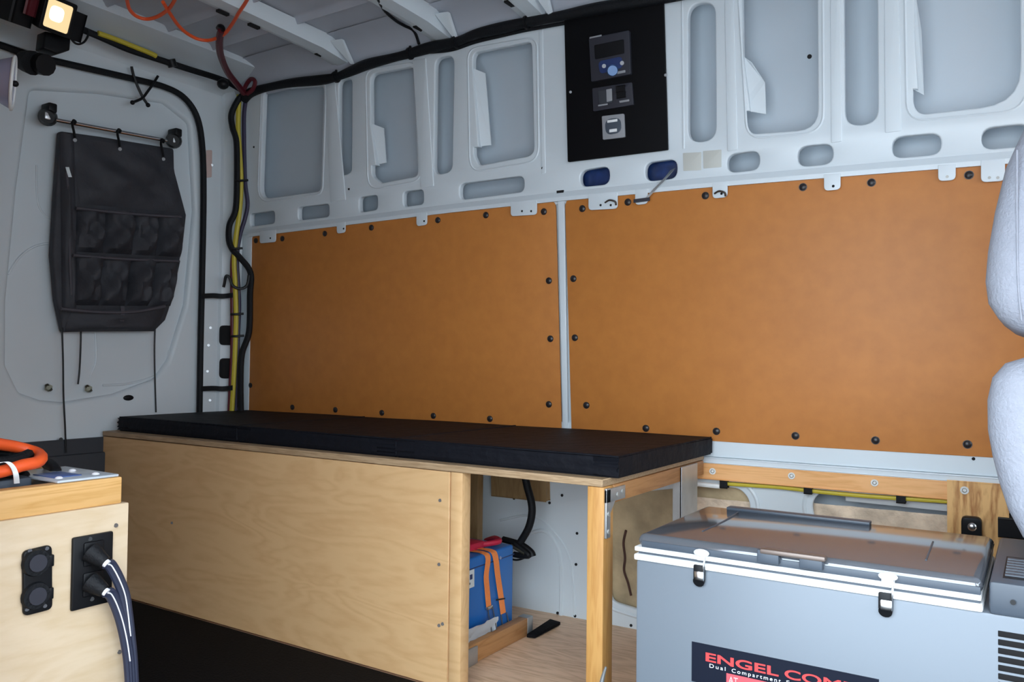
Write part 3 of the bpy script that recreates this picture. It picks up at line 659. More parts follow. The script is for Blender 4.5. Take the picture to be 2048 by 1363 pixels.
obj('clamp_block', plate_mesh('clamp_block', fillet(KP.uvs([(80, 66), (132, 76), (130, 104), (104, 112), (76, 100)]), .006), [], .05, .006, KP, .03), 'black', lk)
obj('clamp_knob', cyl(B(), KP.p(64, 124, -.02), KP.p(92, 130, .045), .032, 12), 'black', lk)
obj('knob_cap', cyl(B(), KP.p(48, 122, -.02), KP.p(66, 126, .02), .030, 14, .036), 'rubber', lk)
ch = thing('lamp_reflector', 'silvery reflector bowl with violet reflections in its colour and a white rim at the left edge below the work light', 'reflector', XP(-2.2).p(10, 150))
CP_ = XP(-2.2); c = CP_.p(-16, 158); 
ax = Vector((.47, .88, -.06)).normalized()
obj('reflector_dish', cyl(B(), c, c+ax*.045, .045, 28, .066), 'dish', ch)
obj('reflector_rim', tube(B(), [c+ax*.045+(Matrix.Rotation(2*math.pi*k/28, 3, ax) @ ax.orthogonal().normalized())*.066 for k in range(28)], .004, 8, closed=True, smooth=False), 'tie', ch)
obj('reflector_stem', tube(B(), [c+ax*.0, c-ax*.05+Vector((0, 0, .02)), c-ax*.12+Vector((0, 0, .10)), (-2.3, 1.08, 1.92)], .010, 8), 'black', ch)
obj('reflector_bolt', sph(B(), c+ax*.05, .008), 'black', ch)

# ================================================================== HANGING ORGANIZER
XO = -2.690
OP = XP(XO)
rod = thing('hanging_rod', 'thin steel rod held by two black knobs across the rear door', 'rod', XP(XD).p(220, 262))
obj('rod_bar', tube(B(), [OP.p(92, 236, .02), OP.p(350, 284, .02)], .0065, 10, smooth=False), 'chrome', rod)
for px, py in [(95, 234), (347, 281)]:
    b = B(); cyl(b, XP(XD-.02).p(px, py), OP.p(px, py, .02), .030, 16, .022); cyl(b, OP.p(px, py, .018), OP.p(px, py, .038), .026, 16, .020); pbox(b, OP, *(lambda c: (c[0]-.012, c[0]+.016, c[1]+.012, c[1]+.042))(OP.uv(px, py)), -.02, .03, .005)
    k = obj('mount_knob', b, 'black', rod)
    obj('knob_plate', pbox(B(), OP, *(lambda c: (c[0]-.028, c[0]-.002, c[1]-.018, c[1]+.004))(OP.uv(px, py)), .036, .041, .003), 'foil', k)
og = thing('hanging_organizer', 'charcoal fabric pocket organizer hanging from the rod on the rear door', 'organizer', OP.p(220, 660))
oL = [(120, 262), (200, 273), (347, 297), (348, 340), (372, 430), (366, 485), (345, 590), (337, 620), (330, 640), (308, 662), (215, 661), (126, 664), (112, 600), (104, 510), (110, 400)]
plate('back_panel', fillet(OP.uvs(oL), .01, 3), [], .03, .008, OP, .005, 'cloth', og)
# side gusset and top section folds
def quad_cloth(name, Q, depth, m='cloth', nu=12, nv=10, parent=og, ripple=0, topd=.3, seed=0, off=.005):
    rnd = random.Random(seed); ph = rnd.uniform(0, 6); bm = B(); G = []
    q = [Vector(OP.uv(*p)) for p in Q]     # tl, tr, br, bl
    for j in range(nv+1):
        t = j/nv; row = []
        for i in range(nu+1):
            s = i/nu; p = (q[0]*(1-s)+q[1]*s)*(1-t) + (q[3]*(1-s)+q[2]*s)*t
            e = math.sin(math.pi*s)**.55
            dd = depth*e*(topd+(1-topd)*math.sin(math.pi*min(1, t*.62+.12)))*(1 if t < .85 else max(0, (1-t)/.15)**.5)
            dd += 1.3*ripple*math.sin(s*7+t*6+ph)*e*math.sin(math.pi*t)**.6 + ripple*.9*math.sin(s*12-t*10+ph*2)*e*math.sin(math.pi*t)
            row.append(bm.verts.new(OP.w(p.x, p.y, off+.0025+max(-.001, dd))))
        G.append(row)
    for j in range(nv):
        for i in range(nu): bm.faces.new((G[j][i], G[j][i+1], G[j+1][i+1], G[j+1][i]))
    bb = [bm.verts.new(OP.w(*OP.uv(*p), off-.004)) for p in Q]
    return obj(name, bm, m, parent)
quad_cloth('upper_panel', [(140, 275), (340, 305), (360, 425), (158, 408)], .016, ripple=.010, nu=30, nv=14, seed=3)
quad_cloth('side_fold', [(118, 266), (146, 272), (150, 640), (122, 655)], .022, ripple=.003, nu=10, nv=20, seed=5)
rows = [((152, 416), (362, 434), (358, 514), (146, 503)), ((146, 510), (358, 522), (338, 612), (140, 610))]
for ri, (tl, tr, br, bl) in enumerate(rows):
    cuts = [(0, .27), (.27, .54), (.54, .77), (.77, 1)]
    for ci, (s0, s1) in enumerate(cuts):
        lerp = lambda a, c, s: (a[0]+(c[0]-a[0])*s, a[1]+(c[1]-a[1])*s)
        quad_cloth('pocket', [lerp(tl, tr, s0), lerp(tl, tr, s1), lerp(bl, br, s1), lerp(bl, br, s0)], .034+.016*((ci+ri) % 2), ripple=.011, seed=ri*7+ci, topd=.55)
    obj('pocket_binding', tube(B(), OP.ps([tl, ((tl[0]+tr[0])/2, (tl[1]+tr[1])/2+2), tr], .040), .0055, 6), 'piping', og)
quad_cloth('bottom_pocket', [(124, 622), (328, 618), (306, 662), (130, 663)], .040, ripple=.003, nu=18, seed=9, topd=.8)
obj('pocket_binding', tube(B(), OP.ps([(122, 617), (200, 624), (270, 623), (330, 612)], .046), .006, 6), 'piping', og)
obj('bottom_strap', ribbon(B(), OP.ps([(244, 612), (245, 626), (243, 642)], .046), Vector((0, .014, 0)), .003, (1, 0, 0)), 'piping', og)
obj('side_binding', tube(B(), OP.ps([(134, 345), (139, 420), (140, 520), (143, 590)], .024), .005, 6), 'piping', og)
obj('care_tag', ribbon(B(), OP.ps([(134, 334), (137, 345), (140, 354)], .030), Vector((0, .011, .002)), .002, (1, 0, 0)), 'whitelabel', og)
for px, py in [(149, 250), (239, 268), (326, 288)]:
    h = obj('hanging_hook', tube(B(), OP.ps([(px, py-3), (px+2, py-7), (px-2, py-9), (px-4, py), (px-1, py+14), (px+1, py+26)], .028), .0045, 6), 'black', og)
    obj('grommet', cyl(B(), OP.p(px+1, py+30, .012), OP.p(px+1, py+30, .020), .006, 12), 'lightgrey', h)
for i, (x, pts) in enumerate([('left', [(124, 655), (126, 720), (127, 790), (130, 850), (132, 905)]), ('mid', [(162, 655), (161, 700), (159, 740), (156, 768)]), ('right', [(310, 655), (309, 700), (310, 760), (312, 824)])]):
    o = obj('elastic_cord', tube(B(), XP(XD).ps(pts, .004 if i != 0 else .022), .0028, 6), 'black')
    tag(o, {'left': 'leftmost thin black cord hanging below the organizer, the longest', 'mid': 'middle thin black cord below the organizer, the shortest', 'right': 'right thin black cord below the organizer, ending at the mattress'}[x], 'cord', 'cords below the organizer')

# ================================================================== FLOOR MAT
o = obj('floor_mat', box(B(), -2.66, .6, .47, 1.592, .0, .008, .003), 'matt'); tag(o, 'black rubber mat covering the aisle floor in front of the bench', 'floor mat')

# ================================================================== BENCH
YB = 1.595
BP = YP(YB)
bx0 = BP.uv(205, 868)[0]; bx1 = BP.uv(1205, 965)[0]
zt0 = BP.uv(900, 942.5)[1]; zt1 = zt0+.016
yback = lambda x: wy(x, .54)-.022
be = thing('bed_platform', 'long plywood bed platform with a solid front and an open end bay', 'bed platform', (-1.75, 1.9, 0))
bm = B(); prism(bm, [(bx0, YB, zt0), (bx1, YB, zt0), (bx1, yback(bx1), zt0), (bx0, yback(bx0), zt0)], (0, 0, zt1-zt0), .0015, 1)
top = obj('top_board', bm, 'plyedge', be)
fx = BP.uv(897, 1000)[0]; fx2 = BP.uv(922, 1000)[0]
fp = obj('front_panel', box(B(), bx0, fx, YB+.003, YB+.021, .008, zt0-.002, .001, 1), 'ply', be)
for q in [(880, 1000), (878, 1128), (878, 1250), (885, 1247), (344, 1045)]:
    obj('panel_screw', cyl(B(), BP.p(*q, -.004), BP.p(*q, -.001), .0042, 10), 'darkscrew', fp)
obj('end_stile', box(B(), fx+.003, fx2, YB+.0045, YB+.040, .008, zt0-.001, .002), 'ply', be)
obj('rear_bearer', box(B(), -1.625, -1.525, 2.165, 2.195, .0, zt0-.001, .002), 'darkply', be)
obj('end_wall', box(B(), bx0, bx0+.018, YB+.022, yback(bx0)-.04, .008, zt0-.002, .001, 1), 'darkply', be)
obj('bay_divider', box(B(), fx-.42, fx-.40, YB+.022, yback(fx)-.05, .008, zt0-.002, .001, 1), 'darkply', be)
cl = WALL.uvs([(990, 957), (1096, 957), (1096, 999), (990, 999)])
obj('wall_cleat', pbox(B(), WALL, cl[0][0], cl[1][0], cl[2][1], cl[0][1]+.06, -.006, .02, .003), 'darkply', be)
p0 = BP.uv(1172, 1100)[0]; p1 = BP.uv(1205, 1100)[0]
obj('front_post', box(B(), p0, p1, YB+.004, YB+.052, .0, zt0-.001, .002), 'pine', be)
# end apron under the top
ex = p1+.0008
EP = XP(ex)
aY0 = EP.uv(1225, 985)[0]; aY1 = yback(bx1)-.01
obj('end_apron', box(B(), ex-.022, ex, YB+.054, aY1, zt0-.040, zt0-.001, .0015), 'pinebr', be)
# steel angle bracket at the front post, steel rear leg
bk = B(); z0 = EP.uv(1210, 1076)[1]; ya = EP.uv(1213, 1030)[0]
box(bk, ex-.0005, ex+.005, ya-.010, ya+.010, z0, zt0-.004, .001); box(bk, ex-.0005, ex+.005, ya-.010, ya+.085, zt0-.035, zt0-.006, .001)
prism(bk, [(ex, ya+.01, zt0-.035), (ex, ya+.035, zt0-.035), (ex, ya+.01, zt0-.06)], (.004, 0, 0))
bko = obj('angle_bracket', bk, 'zinc', be)
for dy, zz in [(0, z0+.014), (0, z0+.052), (.045, zt0-.022), (.07, zt0-.018)]:
    obj('bracket_screw', cyl(B(), (ex+.003, ya+dy, zz), (ex+.007, ya+dy, zz), .0055, 10), 'screw', bko)
LGP = XP(ex); la = LGP.uv(1360, 1000)[0]; lb_ = LGP.uv(1392, 1000)[0]
bk = B(); box(bk, ex-.02, ex+.003, la, la+.005, .0, zt0-.002); box(bk, ex-.001, ex+.004, la, lb_, .0, zt0-.002, .001)
obj('steel_leg', bk, 'zinc', be, False)

# mattress of three joined cushions
ym = YB+.035
MP = YP(ym)
mx0 = MP.uv(237, 828)[0]; mx1 = MP.uv(1239, 912)[0]; mz1 = MP.uv(1238, 912)[1]
ma = thing('mattress', 'thin black vinyl folding mattress lying on the bed platform', 'mattress', (-1.75, 1.9, zt1))
seams = [mx0, MP.uv(474, 850)[0], MP.uv(792, 880)[0], mx1]
for i in range(3):
    a0, a1 = seams[i], seams[i+1]
    bm = B(); r = bmesh.ops.create_cube(bm, size=1); 
    for v in r['verts']:
        xx = a0+.0005 if v.co.x < 0 else a1-.0005
        v.co = Vector((xx, ym if v.co.y < 0 else wy(xx, .6)-.012, zt1+.0005 if v.co.z < 0 else mz1))
    bmesh.ops.subdivide_edges(bm, edges=bm.edges[:], cuts=9, use_grid_fill=True)
    rnd = random.Random(i+2)
    for v in bm.verts:
        w_ = 1 if i == 2 else .35
        if v.co.z > mz1-.001: v.co.z += .0008*math.sin(v.co.x*9+v.co.y*7+i)
        if v.co.y < ym+.001 and zt1+.01 < v.co.z < mz1-.006: v.co.y += w_*(.0022*math.sin(v.co.x*61+v.co.z*90) + rnd.uniform(-.002, .001)) - .002
    es = [e for e in bm.edges if len(e.link_faces) == 2 and e.calc_face_angle() > 1.2]
    bmesh.ops.bevel(bm, geom=es, offset=.004, segments=2, affect='EDGES')
    obj('cushion', bm, 'vinyl', ma)
for x in seams[1:3]:
    obj('seam_piping', tube(B(), [(x, ym+.001, zt1+.006), (x, ym-.0005, mz1-.006), (x, ym+.01, mz1-.001), (x, wy(x, .6)-.02, mz1-.001)], .003, 6, smooth=False), 'vinyl', ma)
obj('top_piping', tube(B(), [(mx0+.004, ym+.003, mz1-.002), (mx1-.003, ym+.003, mz1-.002), (mx1-.003, wy(mx1, .6)-.02, mz1-.002)], .0025, 6, smooth=False), 'vinyl', ma)

# ================================================================== BATTERY BAY
XB = -1.30
XBP = XP(XB)
by1 = XBP.uv(1027, 1160)[0]; bz1 = XBP.uv(1024, 1089)[1]; by0 = 1.665
tr = thing('battery_tray', 'wooden battery tray with an orange-brown front cleat on the plywood floor', 'tray', (-1.4, 1.85, 0))
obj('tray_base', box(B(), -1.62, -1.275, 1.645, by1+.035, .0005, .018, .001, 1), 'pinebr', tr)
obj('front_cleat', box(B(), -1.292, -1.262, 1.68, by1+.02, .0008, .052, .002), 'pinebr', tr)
obj('metal_corner', box(B(), -1.296, -1.262, by1+.021, by1+.05, .0008, .052, .002), 'zinc', tr)
mc = XP(-1.258).uvs([(922, 1306), (955, 1298), (955, 1326), (922, 1338)])
obj('metal_corner', box(B(), -1.2615, -1.256, mc[0][0], mc[1][0], .0008, mc[0][1], .002), 'zinc', tr)
bt = thing('battery', 'blue cased battery under two orange straps inside the open bay', 'battery', (XB-.13, (by0+by1)/2, .018))
bc = obj('battery_case', box(B(), XB-.26, XB, by0, by1, .0185, bz1, .008, 3), 'batt', bt)
obj('case_lid_groove', box(B(), XB-.262, XB+.001, by0-.001, by1+.001, bz1-.030, bz1-.027), 'bluedark', bt)
lo = XBP.uvs([(905, 1152), (948, 1137), (948, 1172), (905, 1190)])
lbl = plate('battery_label', lo, [], .001, .0002, XBP, .0012, 'whitelabel', bt)
l0 = XBP.uv(940, 1156)
plate('label_print', fillet(XBP.uvs([(939, 1149), (944, 1147), (944, 1157), (939, 1159)]), .001), [], .0006, .0001, XBP, .0018, 'bluedark', lbl)
plate('label_print', XBP.uvs([(922, 1172), (940, 1164), (940, 1168), (922, 1176)]), [], .0006, .0001, XBP, .0018, 'fridge', lbl)
for q in [(935, 1138), (1000, 1115)]: obj('case_dimple', cyl(B(), XBP.p(*q, -.002), XBP.p(*q, .0012), .005, 10), 'bluedark', bt)
for L, pos in [([(976, 1118), (972, 1150), (974, 1180), (977, 1213)], 'left'), ([(990, 1117), (995, 1150), (1001, 1190), (1006, 1226)], 'right')]:
    s = thing('ratchet_strap', 'orange webbing strap over the blue battery, the %s of two' % pos, 'strap', XBP.p(*L[-1]), 'battery straps')
    P0 = XBP.p(*L[0], .004)
    path = [Vector((XB-.20, P0.y+.02, bz1+.003)), Vector((XB-.06, P0.y-.012, bz1+.004)), Vector((XB-.012, P0.y-.006, bz1+.002)), Vector((XB+.003, P0.y, bz1-.012))] + [XBP.p(*q, .004) for q in L[1:]]
    obj('webbing', ribbon(B(), path, Vector((0, .022 if pos == 'left' else .024, 0)), .002, (1, 0, .2), 6), 'orangestrap', s)
    e = XBP.p(*L[-1], .003)
    if pos == 'right':
        obj('stitch_band', ribbon(B(), [XBP.p(992, 1199, .0065), XBP.p(1010, 1196, .0065)], Vector((0, 0, .004)), .001, (1, 0, 0)), 'black', s)
        b = B(); tube(b, [e+Vector((.002, -.014, 0)), e+Vector((.010, -.016, -.045)), e+Vector((.012, .016, -.045)), e+Vector((.002, .014, 0))], .0028, 6, smooth=False); obj('strap_buckle', b, 'chrome', s)
    else:
        b = B(); box(b, e.x-.001, e.x+.006, e.y-.016, e.y+.014, e.z-.006, e.z+.004, .002); tube(b, [e+Vector((.004, -.012, 0)), e+Vector((.02, -.014, -.06)), e+Vector((.02, .010, -.06)), e+Vector((.004, .012, 0))], .0028, 6, smooth=False); obj('strap_buckle', b, 'chrome', s)
pk = thing('clear_film', 'crumpled clear plastic film along the foot of the blue battery', 'film', (XB+.01, 1.75, .05))
b = lumpy(Plane((XB+.006, 0, 0), (0, 1, 0), (.18, 0, 1)), by0+.01, by0+.25, .054, .092, .003, .004, 14, 4, 8); obj('film_sheet', b, 'packet', pk)
tm = thing('battery_terminal', 'red and magenta battery terminal clamp on top of the blue battery', 'terminal', (XB-.08, by1-.10, bz1))
obj('clamp_body', box(B(), XB-.14, XB-.04, by1-.16, by1-.09, bz1, bz1+.022, .006), 'red', tm)
obj('clamp_bolt', cyl(B(), (XB-.09, by1-.12, bz1+.02), (XB-.09, by1-.12, bz1+.034), .01, 8), 'zinc', tm)
obj('red_lead', tube(B(), [(XB-.05, by1-.10, bz1+.01), (XB-.02, by1-.05, bz1+.014), (XB-.06, by1-.01, bz1+.012), (XB-.12, by1+.03, bz1-.01)], .008, 8), 'red', tm)
# thick black lead with lug down to the battery
CPB = Plane((-1.36, 2.10, 0), (1, 0, 0), (0, 0, 1))
tl = thing('battery_lead', 'thick black cable curving down from the platform to the battery', 'cable', CPB.p(1040, 1090))
obj('cable_sheath', tube(B(), CPB.ps([(1046, 930), (1054, 970), (1062, 1000), (1064, 1025), (1057, 1055), (1040, 1085)]), .0115, 10), 'rubber', tl)
lgz = obj('lug_boot', tube(B(), CPB.ps([(1006, 1078), (1025, 1083), (1045, 1090), (1062, 1103), (1066, 1112)]), .010, 8), 'black', tl)
obj('lug_boot', tube(B(), CPB.ps([(1030, 1086), (1045, 1098), (1058, 1110), (1040, 1110), (1028, 1108)], .01), .009, 8), 'black', tl)
obj('copper_lug', tube(B(), CPB.ps([(1022, 1090), (1036, 1098), (1050, 1106)], .014), .006, 8), 'bolt', tl)
obj('thin_wire', tube(B(), CPB.ps([(1010, 1112), (1030, 1119), (1046, 1116), (1060, 1108)]), .003, 6), 'black', tl)
FPz = ZP(.003)
fs = thing('black_floor_strip', 'flat black rubber strip lying on the plywood floor by the wall', 'strip', FPz.p(1085, 1260))
obj('strip_body', prism(B(), FPz.ps([(1053, 1274), (1070, 1276), (1121, 1249), (1100, 1243)]), (0, 0, .010), .002), 'matt', fs)
fc = thing('floor_cable', 'thin grey cable end standing on the floor beside the front post', 'cable', ZP(.001).p(1210, 1360))
obj('cable_sheath', tube(B(), [YP(1.57).p(1202, 1372), YP(1.57).p(1206, 1352), YP(1.57).p(1212, 1333)], lambda t: .006*(1-t*.6), 8), 'zinc', fc)

# ================================================================== FRIDGE
FY = 1.46
FP = YP(FY)
fx0 = FP.uv(1272, 1100)[0]; fl1 = FP.uv(1966, 1190)[0]; fx1 = fx0+.80; fyb = FY+.385
zl1 = FP.uv(1500, 1096)[1]; z_r1 = FP.uv(1272, 1093)[1]; z_rm = FP.uv(1272, 1102.5)[1]; z_r0 = FP.uv(1272, 1117)[1]
fr = thing('fridge_box', 'large silver-blue chest fridge with a slate grey lid in the right foreground', 'fridge', ((fx0+fx1)/2, FY+.2, 0))
obj('body', box(B(), fx0, fx1, FY, fyb, .012, z_r0, .006), 'fridge', fr)
obj('lower_rim', box(B(), fx0-.003, fl1, FY-.004, fyb+.002, z_r0-.001, z_rm-.0030, .003), 'rim', fr)
obj('upper_rim', box(B(), fx0-.002, fl1-.002, FY-.003, fyb+.002, z_rm+.0022, z_r1+.002, .002), 'rim', fr)
obj('rim_gap', box(B(), fx0+.004, fl1-.004, FY+.004, fyb-.004, z_rm-.005, z_rm+.005), 'fridgelow', fr)
# lid
lid = obj('lid', box(B(), fx0+.001, fl1, FY, fyb, z_r1, zl1, .014, 4), 'fridgelid', fr)
obj('lid_front_band', box(B(), fx0+.012, fl1-.003, FY-.0015, FY+.004, z_r1+.002, zl1-.012, .001), 'fridgelow', lid)
obj('hinge_strip', box(B(), fx0+.06, fl1-.22, fyb-.030, fyb-.004, zl1-.001, zl1+.006, .002), 'fridgelow', lid)
obj('lid_crease', tube(B(), [ZP(zl1).p(1476, 1024, .0), ZP(zl1).p(1445, 1043, .0), ZP(zl1).p(1405, 1062, .0)], .0018, 6), 'fridgelow', lid)
obj('lid_crease', tube(B(), [ZP(zl1).p(1866, 1083, .0), ZP(zl1).p(1852, 1120, .0)], .0018, 6), 'fridgelow', lid)
# handle: two clips and a bar
hx0 = FP.uv(1521, 1105)[0]; hx1 = FP.uv(1650, 1118)[0]
h = obj('lid_handle', box(B(), hx0+.002, hx1+.003, FY-.014, FY+.006, zl1-.004, zl1+.005, .003), 'bronze', lid)
for a0, a1 in [(1517, 1561), (1601, 1648)]:
    obj('handle_clip', box(B(), FP.uv(a0, 1110)[0], FP.uv(a1, 1115)[0], FY-.012, FY+.002, zl1-.020, zl1+.003, .003), 'fridgelow', h)
# latches
for px, py, qy in [(1405, 1106, 1128), (1777, 1153, 1183)]:
    c = FP.p(px, py)
    b = B(); sph(b, (c.x, FY-.006, c.z+.002), .013, (1.15, .55, .55), 16); box(b, c.x-.010, c.x+.010, FY-.009, FY, c.z-.012, c.z-.001, .003); st = obj('latch_keeper', b, 'rim', fr)
    d = FP.p(px-5, qy)
    b = B(); box(b, d.x-.011, d.x+.011, FY-.007, FY, d.z-.030, d.z, .003); ll = obj('latch_lever', b, 'black', fr)
    box(b2_ := B(), d.x-.008, d.x+.011, FY-.012, FY-.005, d.z-.028, d.z-.010, .003); obj('lever_plate', b2_, 'chrome', ll)
    obj('latch_wire', tube(B(), [(d.x+.009, FY-.008, d.z-.014), (d.x+.011, FY-.012, d.z), (c.x+.008, FY-.010, c.z-.002)], .0018, 6, smooth=False), 'chrome', ll)
    cyl(b3_ := B(), (d.x, FY-.002, d.z-.028), (d.x, FY-.008, d.z-.030), .0105, 14); obj('lever_foot', b3_, 'black', ll)
# side handle (white arch) on the left end
obj('side_handle', tube(B(), [(fx0, FY+.10, z_r0-.075), (fx0-.022, FY+.10, z_r0-.085), (fx0-.024, FY+.10, z_r0-.11), (fx0-.012, FY+.10, z_r0-.135), (fx0, FY+.10, z_r0-.14)], .008, 8), 'rim', fr)
# compressor cover at the right end
cz = FP.uv(2000, 1163)[1]
cv = obj('compressor_cover', box(B(), fl1+.008, fx1+.003, FY-.003, fyb, z_r0-.002, cz, .006), 'fridgelow', fr)
TT = ZP(cz)
obj('cover_recess', box(B(), FP.uv(2001, 1160)[0]+.002, fx1-.03, FY+.03, FY+.20, cz-.004, cz+.0008), 'black', cv)
for i in range(7):
    y = FY+.045+i*.021
    obj('top_slat', box(B(), FP.uv(2001, 1160)[0]+.004, fx1-.032, y, y+.012, cz-.002, cz+.003, .001), 'fridgelow', cv)
obj('cover_stud', cyl(B(), FP.p(2026, 1204, .002), FP.p(2026, 1204, .006), .004, 10), 'black', cv)
vx0 = FP.uv(1996, 1270)[0]
vz = [FP.uv(1997, y)[1] for y in (1266, 1283, 1300, 1317, 1334, 1351)]
for i in range(14):
    z = vz[0] - i*(vz[0]-vz[5])/5
    if z < .05: break
    obj('vent_slot', box(B(), vx0, vx0+.14, FY-.0012, FY+.003, z-.0045, z+.0045, .001), 'hole', fr)
# sticker with its print
s0 = FP.uv(1384, 1284); s1 = FP.uv(1758, 1355)
SH = .072
stz = (s0[1]+s1[1])/2
stk = obj('name_sticker', box(B(), s0[0], s1[0], FY-.0012, FY+.001, stz-SH, stz), 'sticker', fr)
TP = YP(FY-.0013)
tx0 = TP.uv(1409, 1300)[0]; tx1 = TP.uv(1724, 1355)[0]
c1 = TP.uv(1410, 1314)[1]; ch_ = TP.uv(1410, 1296)[1]-c1
w_ = tx1-tx0
label_text('red_lettering', 'ENGEL', TP, tx0, stz-.0295, 0, .0215, w_*.488, 'redprint', stk, 1.0, .0005)
label_text('red_lettering', 'COMBI', TP, tx0+w_*.530, stz-.0295, 0, .0215, w_*.468, 'redprint', stk, 1.0, .0004)
for wd, xa, xb in (('Dual', 1418, 1450), ('Compartment', 1463, 1561), ('Fridge-Freezer', 1572, 1700)):
    ua_, ub_ = TP.uv(xa, 1330)[0], TP.uv(xb, 1330)[0]
    label_text('white_lettering', wd, TP, ua_, stz-.0400, 0, .0098, ub_-ua_, 'whiteprint', stk, 1.35)
rx0 = TP.uv(1453, 1350)[0]
rl_ = obj('red_label', box(B(), rx0, rx0+.13, FY-.0018, FY-.001, stz-.066, stz-.0435), 'redlabel', stk)
label_text('pale_lettering', 'AT', TP, rx0+.004, stz-.060, .0008, .0175, .017, 'pinkprint', rl_)

# ================================================================== SEAT
st = thing('driver_seat', 'pale grey fabric seat, partly in view at the right edge', 'seat', (.35, 1.83, 0))
SP = YP(1.62)
def sp(L): return [SP.uv(*q) for q in L]
hr = sp([(2048, 248), (2010, 330), (1988, 420), (1974, 500), (1969, 560), (1975, 605), (1995, 635), (2022, 655), (2046, 664)]) + [(.03, .858), (.09, .90), (.10, 1.05), (.085, 1.18), (.05, 1.24), (.0, 1.235)]
bkp = sp([(2047, 715), (2010, 726), (1984, 755), (1974, 800), (1975, 860), (1984, 910), (1998, 965), (2016, 1020), (2046, 1076)]) + [(.05, .50), (.20, .47), (.26, .53), (.22, .62), (.14, .78), (.08, .825), (.03, .83)]
def cushion(name, L, y0, y1, bev, parent):
    Pm = YP(y0); me = plate_mesh(name, L, [], y1-y0, bev, Pm, 0, 4); o = new_obj(name, me, 'seat', parent, True)
    for p in o.data.polygons: p.use_smooth = True
    return o
cushion('headrest', hr, 1.60, 2.0, .05, st)
cushion('backrest', bkp, 1.58, 2.06, .05, st)
obj('headrest_seam', tube(B(), [YP(1.60).p(2034, 300, .001), YP(1.60).p(2034, 420, .001), YP(1.60).p(2036, 560, .001), YP(1.60).p(2043, 640, .001)], .0015, 6), 'seat', st)
cushion('seat_base', [(.20, .40), (.66, .42), (.70, .47), (.68, .54), (.30, .52), (.22, .50)], 1.58, 2.06, .03, st)
obj('seat_pedestal', box(B(), .24, .62, 1.64, 2.0, 0, .41, .02), 'trimgrey', st)
for y in (1.72, 1.88): obj('headrest_post', cyl(B(), (.055, y, .80), (.055, y, .92), .007, 10), 'chrome', st)

# ================================================================== LEFT CABINET
XC = -1.28
CP2 = XP(XC)
cy1 = CP2.uv(258, 1010)[0]; ct = CP2.uv(247, 953)[1]; cs = CP2.uv(258, 1004)[1]; cyt = CP2.uv(247, 960)[0]
cb = thing('power_cabinet', 'pale plywood cabinet with black outlets at the left edge, nearest the camera', 'cabinet', (-1.7, .64, 0))
obj('front_panel', box(B(), XC-.018, XC, .46, cy1, .008, cs, .002), 'maple', cb)
obj('side_panel', box(B(), -2.3, XC-.019, cy1-.018, cy1-.001, .008, cs, .001), 'ply', cb)
obj('trim_board', box(B(), XC-.030, XC-.004, .46, cyt, cs, ct, .002), 'mapletrim', cb)
obj('side_trim', box(B(), -2.3, XC-.031, cyt-.020, cyt, cs, ct, .002), 'mapletrim', cb)
obj('cabinet_top', box(B(), -2.3, XC-.031, .46, cyt-.021, ct-.03, ct-.012, .001), 'zinc', cb)
for q in [(232, 1050), (239, 1303)]: obj('panel_screw', cyl(B(), CP2.p(*q, -.001), CP2.p(*q, .0015), .0035, 10), 'darkscrew', cb)
# outlet plate
a_ = CP2.uv(138, 1222); c_ = CP2.uv(223, 1060)
ot = obj('outlet_plate', pbox(B(), CP2, a_[0], c_[0], (CP2.uv(138, 1221)[1]+CP2.uv(223, 1201)[1])/2, (CP2.uv(138, 1075)[1]+CP2.uv(223, 1060)[1])/2, 0, .007, .003), 'black', cb)
om = (a_[0]+c_[0])/2
for q in [(181, 1103), (181, 1163)]:
    oc_ = CP2.uv(*q); obj('outlet_face', pbox(B(), CP2, om-.017, om+.017, oc_[1]-.020, oc_[1]+.018, .005, .010, .003), 'black', ot)
for q in [(180, 1077), (184, 1197)]: obj('plate_screw', cyl(B(), CP2.p(*q, .006), CP2.p(*q, .008), .0035, 10), 'black', ot)
# twin socket plate
so = obj('socket_plate', plate_mesh('socket_plate', fillet(CP2.uvs([(42, 1101), (100, 1087), (101, 1216), (43, 1231)]), .009), [], .007, .002, CP2, .007), 'black', cb)
for q in [(71, 1124), (70, 1190)]:
    c = CP2.p(*q, .006); r_ = .021
    ring = obj('round_socket', cyl(B(), c, c+Vector((.006, 0, 0)), r_, 24, r_*.92), 'rubber', so)
    obj('socket_cap', cyl(B(), c+Vector((.005, 0, 0)), c+Vector((.009, 0, 0)), r_*.62, 20), 'devgrey', ring)
    obj('socket_tab', pbox(B(), CP2, CP2.uv(*q)[0]+.015, CP2.uv(*q)[0]+.0235, CP2.uv(*q)[1]-.009, CP2.uv(*q)[1]+.009, .003, .010, .002), 'black', ring)
for q in [(60, 1101), (94, 1096), (54, 1218), (90, 1211)]: obj('plate_screw', cyl(B(), CP2.p(*q, .006), CP2.p(*q, .008), .003, 10), 'devgrey', so)
